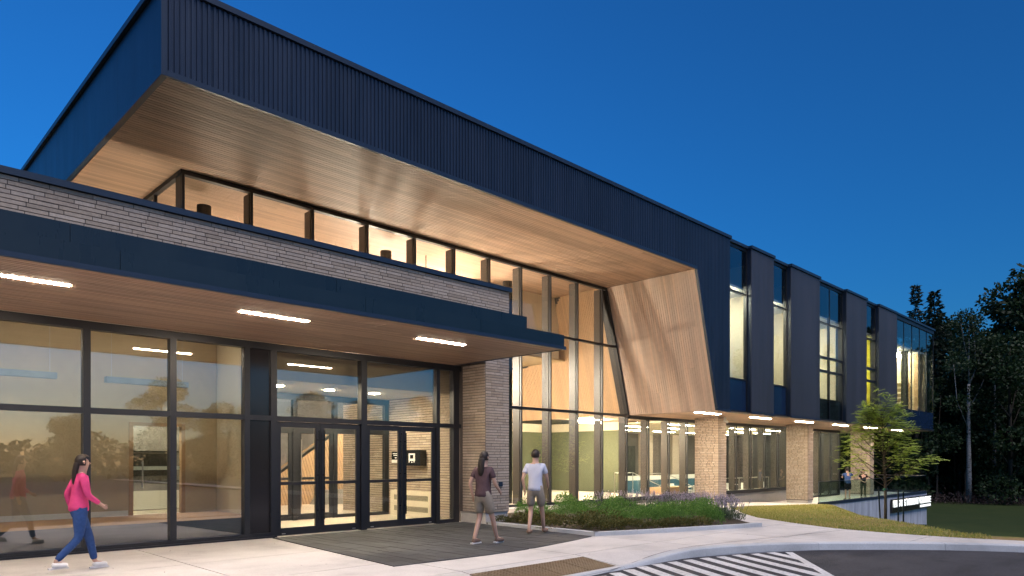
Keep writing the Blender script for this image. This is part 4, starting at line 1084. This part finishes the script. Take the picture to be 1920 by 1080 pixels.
def spruce(seed, H, rad, n, label):
    r = random.Random(seed); t = root_of('spruce_tree', label, 'tree', 'trees of the wood'); mb = MB(); z = H * .06
    tb = MB().tube([(0, 0, -.3), (0, 0, H * .5), (0, 0, H * .98)], [H * .012, H * .007, .02], 8)
    while z < H * .985:
        f = 1 - z / H; L = rad * (f ** .8) * r.uniform(.75, 1.1) + .12; m = max(6, int(14 * f + 6)); ph = r.random() * 6
        for k in range(m):
            if r.random() < .12: continue
            a = ph + 6.283 * k / m + r.uniform(-.2, .2); l = L * r.uniform(.7, 1.1); dr = r.uniform(.12, .34)
            for j in range(max(3, int(l / .24))):
                s = (j + .6) / max(3, int(l / .24)); p = Vector((math.cos(a) * l * s, math.sin(a) * l * s, z - dr * l * s + .18 * l * s * s))
                for _ in range(3): leafquad(mb.v, mb.f, p, (Vector((math.cos(a), math.sin(a), -.35)) + rv(r) * .8).normalized(), rv(r), r.uniform(.35, .62), .10)
        z += H * .016 + .1 * f
    local('trunk', tb.mesh('trunk', barkd), t); local('crown', mb.mesh('crown', leaf_spr), t); return t
def birch_tree():
    r = random.Random(5); t = root_of('birch_tree', 'white trunked birch forking high up in front of the dark wood', 'tree', 'trees of the wood'); H = 22
    tb = MB().tube([(0, 0, -.2), (.05, 0, 3), (-.15, 0, 6.5), (.25, .1, 10), (.5, .1, 13)], [.30, .25, .21, .18, .15], 8)
    tips = []
    for pth, q in (([(.5, .1, 12.9), (.9, .2, 15), (1.0, .2, 19.5)], .09), ([(.5, .1, 12.9), (1.5, -.3, 14.6), (3.0, -.8, 17.6)], .085), ([(.25, .1, 10.2), (1.4, -.6, 12.2), (3.2, -1.3, 15.2)], .07), ([(.95, .2, 15.2), (.3, .5, 17.5), (0, .8, 20)], .06), ([(0, 0, 8), (-1.4, .8, 11), (-1.9, 1, 15)], .05), ([(1.5, -.3, 14.6), (1.7, -.2, 17), (1.5, 0, 20.5)], .05)):
        tb.tube(pth, [q, q * .8, .025], 6); tips.append(Vector(pth[-1])); tips.append(Vector(pth[1]))
    local('trunk', tb.mesh('trunk', birch, smooth=True), t)
    local('crown', crown_cloud(8, [(p + rv(r) * .6, r.uniform(.8, 1.5), .8) for p in tips for _ in range(3)], 4200, .30, .11).mesh('crown', leaf_dec), t); return t
FZ = -3.3
d1 = deciduous(101, 25, 5.6, .14, 34, 15000, .5, 'tall broad deciduous tree with the highest crown at right edge')
d2 = deciduous(102, 20, 4.4, .10, 26, 11000, .42, 'mid height deciduous tree in the dark wood')
d3 = deciduous(103, 15, 3.8, .06, 18, 7000, .34, 'lower bushy deciduous tree in the dark wood')
s1 = spruce(104, 27, 4.0, 0, 'slim pointed spruce rising behind the glazed building corner')
s2 = spruce(105, 22, 4.4, 0, 'fuller spruce right beside the slim pointed one')
bt = birch_tree()
d1.location = (100.5, 16.2, FZ); d1.scale = (1.12,) * 3; d2.location = (99.6, 22.9, FZ); d2.scale = (1.17,) * 3; d3.location = (90.5, 15.6, FZ); d3.scale = (1.25,) * 3
d2['label'] = 'deciduous tree right of the spruces, behind the birch'; d3['label'] = 'bushy lighter deciduous tree in front of the wood at right edge'
s1.location = (98, 26.7, FZ); s2.location = (95.4, 24.0, FZ); s2.scale = (1.15,) * 3; bt.location = (88.7, 19.0, FZ)
WOODS = []
FOR = 'dark tree of the wood that closes the view behind the lower lawn'
for k, (p, x, y, s) in enumerate(((d3, 86.5, 23.5, 1.05), (d3, 88.5, 27.5, 1.1), (d3, 96, 20.3, 1.25), (d2, 103, 19.5, 1.1), (d3, 84, 31, 1.1), (d2, 92, 31, .85), (d3, 82, 36, 1.1), (d3, 88, 38, 1.2), (d2, 80, 43, .9), (d3, 76, 46, 1.1), (d2, 97, 35, .9), (d1, 104, 12, 1.0), (d3, 95, 10, 1.3), (s2, 98.5, 5.5, 1.0), (d2, 102, 0, 1.1), (s1, 97, -5.5, .8), (s2, 99, -12, .95), (d2, 104, -7, 1.2), (s1, 98, -19, .85), (d1, 104, -25, .9), (s2, 96, -28, .9), (d2, 92, -38, 1.1), (d1, 84, -47, .9), (d3, 92.5, 20.8, 1.15), (d3, 99, 25, 1.0))):
    uu = 960 + 1314 * (x * math.sin(YAW) - y * math.cos(YAW)) / (x * math.cos(YAW) + y * math.sin(YAW))
    WOODS.append((uu, copy_tree(p, (x, y, FZ), k * 1.3 + .4, s, FOR)))
WOODS.sort(key=lambda q: q[0])
for k, (uu, o) in enumerate([q for q in WOODS if q[0] < 1990]): o['label'] = 'dark tree in the wood behind the building, %s counting from its left end' % ORD[k]
for uu, o in WOODS:
    if uu >= 1990: o['label'] = 'dark tree of the wood beyond the right picture edge'; o['group'] = 'wood beyond the right edge'
REF = 'deciduous tree across the road, seen only as a reflection in the glass'
for k, (p, x, y, s) in enumerate(((d3, 19.0, -31, .56), (d3, 23.2, -30, .44), (d3, 15.0, -42, .38), (d3, 9, -58, .42), (d3, 2, -64, .40), (d3, -6, -66, .45), (d3, 30, -50, .5), (d3, 38, -58, .6), (d2, 46, -56, .55), (d3, 56, -60, .7), (d2, 66, -58, .6), (d3, 76, -55, .8), (d3, 12, -72, .5), (d3, 22, -70, .5))):
    c = copy_tree(p, (x, y, -.4), k * .9, (s * (1.25 if k < 2 else 1.7), s * 1.25, s), REF); c['group'] = 'trees across the road'
mb = crown_cloud(77, [(Vector((112 + rnd.uniform(-3, 6), y, FZ + rnd.uniform(2, 13))), 4.5, .9) for y in range(-46, 56, 4) for _ in range(3)] + [(Vector((x, 52 + rnd.uniform(-3, 5), FZ + rnd.uniform(2, 12))), 4.5, .9) for x in range(60, 112, 4) for _ in range(2)], 22000, .9, .34)
tag(mb.build('woodland', leaf_dec, loc=(110, 0, FZ)), kind='stuff')
mb = crown_cloud(78, [(Vector((x, -98 + rnd.uniform(-4, 4), rnd.uniform(.5, 3.2))), rnd.uniform(2.4, 3.6), .8) for x in range(-70, 190, 4) for _ in range(2)], 16000, 1.0, .4)
tag(mb.build('far_woodland', leaf_dec, loc=(60, -98, 0)), kind='stuff')
r = random.Random(9); mb = MB()
for _ in range(9000):
    t = r.random(); y = -20 + 62 * t; x = 88.5 - max(0, y - 17) * .55 + max(0, 17 - y) * .35 + r.gauss(0, 1.3); p = Vector((x, y, FZ + abs(r.gauss(0, .55))))
    leafquad(mb.v, mb.f, p, (rv(r) + Vector((0, 0, .8))).normalized(), rv(r), r.uniform(.15, .6), .03)
tag(mb.build('undergrowth', leaf_red, loc=(88, 15, FZ)), kind='stuff')
tr = MB()
for k in range(26):
    y = 8 + 26 * r.random(); x = 91 - max(0, y - 17) * .55 + r.uniform(0, 5); h = r.uniform(5, 12); lx = r.gauss(0, .6)
    tr.tube([(x, y, FZ - .2), (x + lx * .4, y, FZ + h * .5), (x + lx, y + r.gauss(0, .4), FZ + h)], [.11, .08, .03], 5)
tag(tr.build('saplings', barkm, loc=(91, 20, FZ)), kind='stuff')
pt = root_of('bare_tree', 'slender pale grey trunk standing right of the birch before the wood', 'tree'); pt.location = (92, 17.3, FZ)
local('trunk', MB().tube([(0, 0, -.2), (0, 0, 4), (.15, 0, 9), (.1, 0, 15)], [.2, .15, .12, .06], 8).mesh('trunk', plain('pale_bark', (.30, .28, .27), .9, 0, .2, .3, 6), smooth=True), pt)
local('limb', MB().tube([(0, 0, 4.6), (.9, -.5, 6.8), (1.3, -.6, 9)], [.06, .04, .02], 6).mesh('limb', barkm), pt)

# young street tree with stakes
r = random.Random(21); TX, TY = 27.95, 8.62; TZ = lawn_z(TX, TY)
yt = root_of('young_tree', 'young staked tree with bright green drooping leaves on the lawn mound', 'tree'); yt.location = (TX, TY, TZ)
tb = MB(); tb.tube([(0, 0, -.1), (.01, 0, 1.0), (-.03, .02, 2.0), (-.10, .06, 3.2), (-.22, .12, 4.6)], [.055, .047, .04, .026, .008], 10); lf = MB()
ctr = lambda z: Vector((-.05 * z, .03 * z, z))
def spray(p, d, nleaf):
    for _ in range(nleaf):
        ax = (d * .9 + rv(r) * .8); ax.z = ax.z * .4 - .12; ax.normalize(); st_ = p + rv(r) * .10; Lr = r.uniform(.16, .28); sd = ax.cross(Vector((0, 0, 1))).normalized()
        for j in range(5):
            q = st_ + ax * (Lr * (j + 1) / 5)
            for sg in (-1, 1): leafquad(lf.v, lf.f, q, (ax * .7 + sd * sg + Vector((0, 0, -.25))).normalized(), Vector((0, 0, 1)), r.uniform(.09, .15), .026)
for k in range(34):
    z0 = 1.25 + 2.6 * (k / 33) ** .9; a = k * 2.4 + r.uniform(-.3, .3); zf = (z0 - 1.25) / 2.6
    ln = (1.95 - 1.25 * zf) * r.uniform(.75, 1.08); up_ = .55 + .5 * zf
    if k == 4: a, ln, up_ = math.atan2(-.71, .70), 2.0, .34
    d = Vector((math.cos(a), math.sin(a), up_)).normalized(); p0 = ctr(z0); p1 = p0 + d * ln * .5; p2 = p0 + d * ln + Vector((0, 0, .06 * ln))
    tb.tube([tuple(p0), tuple(p1), tuple(p2)], [.020, .012, .004], 5)
    for s in (.35, .5, .62, .74, .85, .95, 1.02):
        p = p0.lerp(p2, s); sd = Vector((math.cos(a + 1.57), math.sin(a + 1.57), .15)); 
        for sg in (-1, 0, 1):
            e = p + sd * sg * ln * .22 * (1.2 - s * .5) * r.uniform(.5, 1.1); spray(e, d + sd * sg * .6, 1 if s < .5 else 2)
for _ in range(40): spray(ctr(r.uniform(3.2, 4.75)) + rv(r) * .22, rv(r), 2)
local('trunk', tb.mesh('trunk', barkm, smooth=True), yt); local('crown', lf.mesh('crown', leaf_map), yt)
local('tree_tie', MB().tube([(-.13, -.02, 1.24), (.0, .05, 1.22), (.16, 0, 1.24)], [.035, .05, .03], 8).mesh('tree_tie', plain('green_tie', (.02, .16, .10), .6)), yt)
stk = plain('dark_stake', (.012, .022, .02), .6, 0, .3)
for k, (x, y, dx, l) in enumerate(((28.45, 8.95, .10, 'dark green steel stake left of the young tree trunk'), (28.05, 8.22, 0, 'dark green steel stake just right of the young tree trunk'), (28.5, 8.18, 0, 'rightmost dark green steel stake at the young tree'))):
    MB().tube([(x, y, lawn_z(x, y) - .1), (x + dx, y + dx, lawn_z(x, y) + 1.32)], .028, 8).build('tree_stake', stk); o = bpy.data.objects[-1]
for k, o in enumerate(sorted([o for o in COL.objects if o.name.startswith('tree_stake')], key=lambda o: o.name)):
    tag(o, ('dark green steel stake left of the young tree trunk', 'dark green steel stake just right of the young tree trunk', 'rightmost dark green steel stake at the young tree')[k], 'stake', 'stakes of the young tree')

# ------------------------------------------------------------------ people
TEMP = []
def skin_obj(chains, name, m, parent):
    """chains: list of [(x,y,z,r) or (x,y,z,rx,ry)]; equal points are shared"""
    vs, es, idx = [], [], {}
    for ch in chains:
        prev = None
        for p in ch:
            k = tuple(round(c, 4) for c in p[:3])
            if k not in idx: idx[k] = len(vs); vs.append(p)
            if prev is not None and prev != idx[k]: es.append((prev, idx[k]))
            prev = idx[k]
    me = bpy.data.meshes.new('t'); me.from_pydata([p[:3] for p in vs], es, [])
    o = bpy.data.objects.new('t', me); COL.objects.link(o)
    sk = o.modifiers.new('s', 'SKIN'); sk.use_smooth_shade = True
    seen = set(); adj = {}
    for a, b in es: adj.setdefault(a, []).append(b); adj.setdefault(b, []).append(a)
    for k, p in enumerate(vs):
        d = me.skin_vertices[0].data[k]; d.radius = (p[3], p[4] if len(p) > 4 else p[3]); d.use_root = False
    for k in range(len(vs)):
        if k in seen: continue
        me.skin_vertices[0].data[k].use_root = True; stack = [k]
        while stack:
            q = stack.pop()
            if q in seen: continue
            seen.add(q); stack += adj.get(q, [])
    ss = o.modifiers.new('u', 'SUBSURF'); ss.levels = 1; ss.render_levels = 1
    TEMP.append((o, name, m, parent))
def lerp3(a, b, t): return tuple(a[k] + (b[k] - a[k]) * t for k in range(3))
def person(loc, face, label, group, P, H=1.75):
    """P: pose and clothes; the figure looks along local +Y"""
    t = root_of('person', label, 'person', group); t.location = loc; t.rotation_euler = (0, 0, face); s = H / 1.75; t.scale = (s, s, s)
    lean = P.get('lean', 0); L = lambda x, y, z: (x, y + lean * max(0, z - .95), z)
    pel, wai, che, nec = L(0, 0, .96), L(0, 0, 1.10), L(0, 0, 1.32), L(0, -.01, 1.47)
    h0, h1, h2 = L(0, .01, 1.54), L(0, .02, 1.63), L(0, .005, 1.70)
    legs = P['legs']; arms = P['arms']; ch = []
    ch.append([(*pel, .135, .10), (*wai, .125, .095), (*che, .15, .105), (*nec, .055), (*h0, .07, .08), (*h1, .076, .095), (*h2, .06, .07)])
    leg_ch, arm_ch = [], []
    for sd in (-1, 1):
        kn, an = legs[sd]; hip = (sd * .09, 0, .90); ft = an[3] if len(an) > 3 else 0
        toe = (an[0] + sd * .02, an[1] + .15, an[2] - .045 + ft); heel = (an[0], an[1] - .05, an[2] - .05)
        leg_ch.append((sd, hip, kn, an[:3], toe, heel)); ch.append([(*pel, .135, .10), (*hip, .085), (*lerp3(hip, kn, .5), .073), (*kn, .053), (*lerp3(kn, an, .3), .052), (*an[:3], .036), (*toe, .034, .026)])
        sh = L(sd * .175, 0, 1.41); el, wr = arms[sd]
        ha = lerp3(el, wr, 1.28); arm_ch.append((sd, sh, el, wr, ha))
        ch.append([(*che, .15, .105), (*sh, .056), (*lerp3(sh, el, .5), .046), (*el, .037), (*wr, .026), (*ha, .036, .018)])
        dv = (Vector(wr) - Vector(el)).normalized(); sv = dv.cross(Vector((1, 0, .1))).normalized(); pv = dv.cross(sv).normalized()
        for k in range(4):
            b = Vector(ha) + sv * (.012 * (k - 1.5)); l = (.07, .08, .074, .06)[k]
            ch.append([(*(b - dv * .015), .009), (*(b + dv * l * .45 + pv * .004), .0085), (*(b + dv * l * .8 + pv * .02), .0075)])
        b = Vector(wr) + dv * .03; ch.append([(*b, .011), (*(b + dv * .035 + sv * -.035), .0095), (*(b + dv * .065 + sv * -.04), .008)])
    skin_obj(ch, 'body', skin, t)
    top, bot = P['top'], P['bottom']
    c = [[(*lerp3(pel, wai, -.7), .196, .165), (*pel, .190, .156), (*wai, .142, .115), (*che, .168, .124), (*lerp3(che, nec, .75), .085, .075)]]
    for sd, sh, el, wr, ha in arm_ch:
        q = [(*che, .168, .124), (*sh, .068), (*lerp3(sh, el, .45), .062), (*lerp3(sh, el, .62), .064)] if P['sleeve'] == 'short' else [(*che, .168, .124), (*sh, .072), (*lerp3(sh, el, .5), .062), (*el, .052), (*lerp3(el, wr, .93), .04)]
        c.append(q)
    skin_obj(c, P['topname'], top, t)
    c = [[(*lerp3(pel, wai, .8), .140, .110), (*pel, .168, .135)]]
    for sd, hip, kn, an, toe, heel in leg_ch:
        if P['legcover'] == 'short': c.append([(*pel, .168, .135), (*hip, .124), (*lerp3(hip, kn, .5), .104), (*lerp3(hip, kn, .86), .096)])
        else: c.append([(*pel, .168, .135), (*hip, .118), (*lerp3(hip, kn, .5), .092), (*kn, .066), (*lerp3(kn, an, .5), .060), (*lerp3(kn, an, .93), .052)])
    skin_obj(c, P['bottomname'], bot, t)
    for sd, hip, kn, an, toe, heel in leg_ch:
        z = min(an[2] - .05, toe[2])
        skin_obj([[(an[0], an[1] - .045, an[2] - .030, .056, .060), (an[0] + sd * .008, an[1] + .05, an[2] - .040, .060, .050), (toe[0], toe[1] + .03, toe[2], .058, .042)]], 'shoe', P['shoe'], t)
        b = MB().box(an[0] - .034, an[0] + .036, an[1] - .075, toe[1] + .035, an[2] - .092, an[2] - .068)
        if P.get('sole'): local('sole', b.mesh('sole', P['sole']), t)
    # hair and face
    hc = Vector(h1); bm = bmesh.new(); bmesh.ops.create_uvsphere(bm, u_segments=14, v_segments=10, radius=1)
    for v in list(bm.verts):
        if v.co.y > .45 and v.co.z < .45 or v.co.z < -.75: bm.verts.remove(v)
    for v in bm.verts: v.co = Vector((v.co.x * .092, v.co.y * .112 - .008, v.co.z * .112 + .018)) + hc
    if P.get('long'):
        pass
    me = bpy.data.meshes.new('hair'); bm.to_mesh(me); bm.free(); me.materials.append(hairm); me.polygons.foreach_set('use_smooth', [True] * len(me.polygons)); local('hair', me, t)
    if P.get('long'): skin_obj([[(hc.x, hc.y - .075, hc.z + .02, .075, .05), (hc.x, hc.y - .11, hc.z - .12, .085, .045), (hc.x, hc.y - .12, hc.z - .28, .075, .04), (hc.x, hc.y - .11, hc.z - .36, .04, .025)]], 'long_hair', hairm, t)
    fy = hc.y + .080
    for sd in (-1, 1):
        local('eye', MB().tube([(hc.x + sd * .032, fy - .012, hc.z + .012), (hc.x + sd * .032, fy - .002, hc.z + .012)], [.012, .006], 8).mesh('eye', black), t)
        local('ear', MB().tube([(hc.x + sd * .078, hc.y - .005, hc.z - .02), (hc.x + sd * .088, hc.y - .012, hc.z + .01), (hc.x + sd * .082, hc.y - .01, hc.z + .03)], [.012, .018, .008], 6).mesh('ear', skin), t)
    local('nose', MB().tube([(hc.x, fy - .006, hc.z + .01), (hc.x, fy + .012, hc.z - .02), (hc.x, fy - .004, hc.z - .032)], [.007, .013, .008], 6).mesh('nose', skin, smooth=True), t)
    local('mouth', MB().box(hc.x - .022, hc.x + .022, fy - .016, fy - .004, hc.z - .058, hc.z - .05).mesh('mouth', plain('lips', (.32, .13, .11), .5)), t)
    return t
pink = plain('pink_jacket', (.62, .06, .20), .8, 0, .2, .12, 12); denim = plain('blue_denim', (.03, .07, .20), .85, 0, .2, .2, 25)
camo = MATS.get('camo') or plain('camo_cloth', (.045, .06, .04), .85, 0, .2, .6, 18)
tblk = plain('black_cloth', (.018, .018, .022), .85, 0, .2, .15, 15); tblue = plain('blue_shirt', (.055, .10, .24), .85, 0, .2, .1, 12); khaki = plain('khaki_cloth', (.30, .255, .20), .85, 0, .2, .1, 15)
plum = plain('plum_cloth', (.10, .06, .065), .85, 0, .2, .15, 15); pale = plain('pale_shirt', (.50, .52, .62), .85, 0, .2, .08, 12); sand = plain('tan_sandal', (.30, .18, .12), .8); shw = plain('white_sole', (.7, .68, .66), .7); shb = plain('brown_shoe', (.16, .10, .075), .8)
walkA = {-1: ((-.10, .16, .50), (-.10, .24, .10)), 1: ((.10, -.02, .50), (.10, -.34, .16))}
walkB = {-1: ((-.10, .02, .50), (-.09, -.16, .11)), 1: ((.10, .16, .50), (.10, .30, .10))}
stand = {-1: ((-.10, .015, .50), (-.11, 0, .10)), 1: ((.10, .015, .50), (.11, 0, .10))}
swing = {-1: ((-.24, -.10, 1.15), (-.22, -.04, .92)), 1: ((.24, .06, 1.14), (.21, .24, 1.0))}
person((2.66, 11.45, 0), R(-90), 'walking woman in a pink jacket, blue jeans and white shoes before the left windows', 'passers-by', dict(legs=walkA, arms=swing, top=pink, topname='jacket', sleeve='long', bottom=denim, bottomname='jeans', legcover='long', shoe=shw, sole=shw, long=True, lean=.06), 1.66)
person((8.78, 9.6, .012), R(-80), 'walker in a dark plum top, shorts and brown shoes by the brick pier', 'passers-by', dict(legs=walkB, arms=swing, top=plum, topname='shirt', sleeve='short', bottom=khaki, bottomname='shorts', legcover='short', shoe=shb, sole=shw, long=True, lean=.04), 1.72)
person((10.72, 10.1, .012), R(-62), 'walker in a pale shirt, tan shorts and sandals beside the planting bed', 'passers-by', dict(legs=walkB, arms=swing, top=pale, topname='shirt', sleeve='short', bottom=khaki, bottomname='shorts', legcover='short', shoe=sand, lean=.03), 1.78)
lean_arm = {-1: ((-.27, .10, 1.22), (-.16, .28, 1.20)), 1: ((.36, .20, 1.28), (.44, .42, 1.16))}
clasp = {-1: ((-.25, .0, 1.14), (-.07, .19, 1.03)), 1: ((.25, .0, 1.14), (.07, .19, 1.01))}
person((39.6, 14.1, -.66), R(-50), 'man in a blue shirt and black shorts leaning on the glass guard, back turned', 'couple on the terrace', dict(legs=stand, arms=lean_arm, top=tblue, topname='shirt', sleeve='short', bottom=tblk, bottomname='shorts', legcover='short', shoe=tblk, lean=.10), 1.78)
person((42.4, 14.25, -.66), R(130), 'dark haired woman in a black top and camouflage trousers with clasped hands on the terrace', 'couple on the terrace', dict(legs=stand, arms=clasp, top=tblk, topname='top', sleeve='short', bottom=camo, bottomname='trousers', legcover='long', shoe=tblk, long=True), 1.66)
bpy.context.view_layer.update(); dg = bpy.context.evaluated_depsgraph_get()
done = [(bpy.data.meshes.new_from_object(o.evaluated_get(dg)), n, m, p) for o, n, m, p in TEMP]
for o, *_ in TEMP: bpy.data.objects.remove(o)
for me, n, m, p in done:
    me.materials.clear(); me.materials.append(m); me.name = n; me.polygons.foreach_set('use_smooth', [True] * len(me.polygons)); local(n, me, p)

# ------------------------------------------------------------------ cafe and lobby furniture
def cafe_chair(x, y, rz):
    t = root_of('cafe_chair', 'white cafe chair behind the low windows right of the first brick column', 'chair', 'cafe chairs'); t.location = (x, y, -.58); t.rotation_euler = (0, 0, rz)
    local('seat', MB().box(-.21, .21, -.21, .21, .43, .46).mesh('seat', white), t); local('backrest', MB().box(-.2, .2, .19, .215, .52, .86).mesh('backrest', white), t)
    for a in (-.18, .18):
        for b in (-.18, .18): local('leg', MB().tube([(a * 1.1, b * 1.1, 0), (a, b, .43)], .012, 6).mesh('leg', white), t)
    return t
c0 = None
for k, (x, y) in enumerate(((31.2, 18.2), (32.3, 18.5), (33.6, 18.1), (34.8, 18.6), (36.2, 18.2), (37.0, 18.8), (32.0, 20.4), (34.2, 20.6), (36.0, 20.6), (38.6, 18.6))):
    c0 = cafe_chair(x, y, k * 1.9) if c0 is None else copy_tree(c0, (x, y, -.58), k * 1.9, 1)
tb0 = None
for k, (x, y) in enumerate(((31.8, 19.2), (34.2, 19.3), (36.6, 19.4))):
    if tb0 is None:
        tb0 = root_of('cafe_table', 'white square cafe table behind the low windows', 'table', 'cafe tables')
        local('tabletop', MB().box(-.4, .4, -.4, .4, .72, .75).mesh('tabletop', white), tb0); local('leg', MB().tube([(0, 0, 0), (0, 0, .72)], .03, 8).mesh('leg', steel), tb0); local('base', MB().tube([(0, 0, 0), (0, 0, .02)], .25, 12).mesh('base', steel), tb0)
        tb0.location = (x, y, -.58)
    else: copy_tree(tb0, (x, y, -.58), .3 * k, 1)
be = empty('lobby_bench', (16.2, 18.6, 0), 'teal upholstered bench on thin legs seen through the glass beside the brick pier', 'bench')
pb('seat', 14.9, 17.6, 18.3, 18.9, .38, .80, bluef, be)
for x in (15.0, 16.2, 17.45):
    for y in (18.36, 18.84): pb('leg', x - .02, x + .02, y - .02, y + .02, .012, .379, black, be)
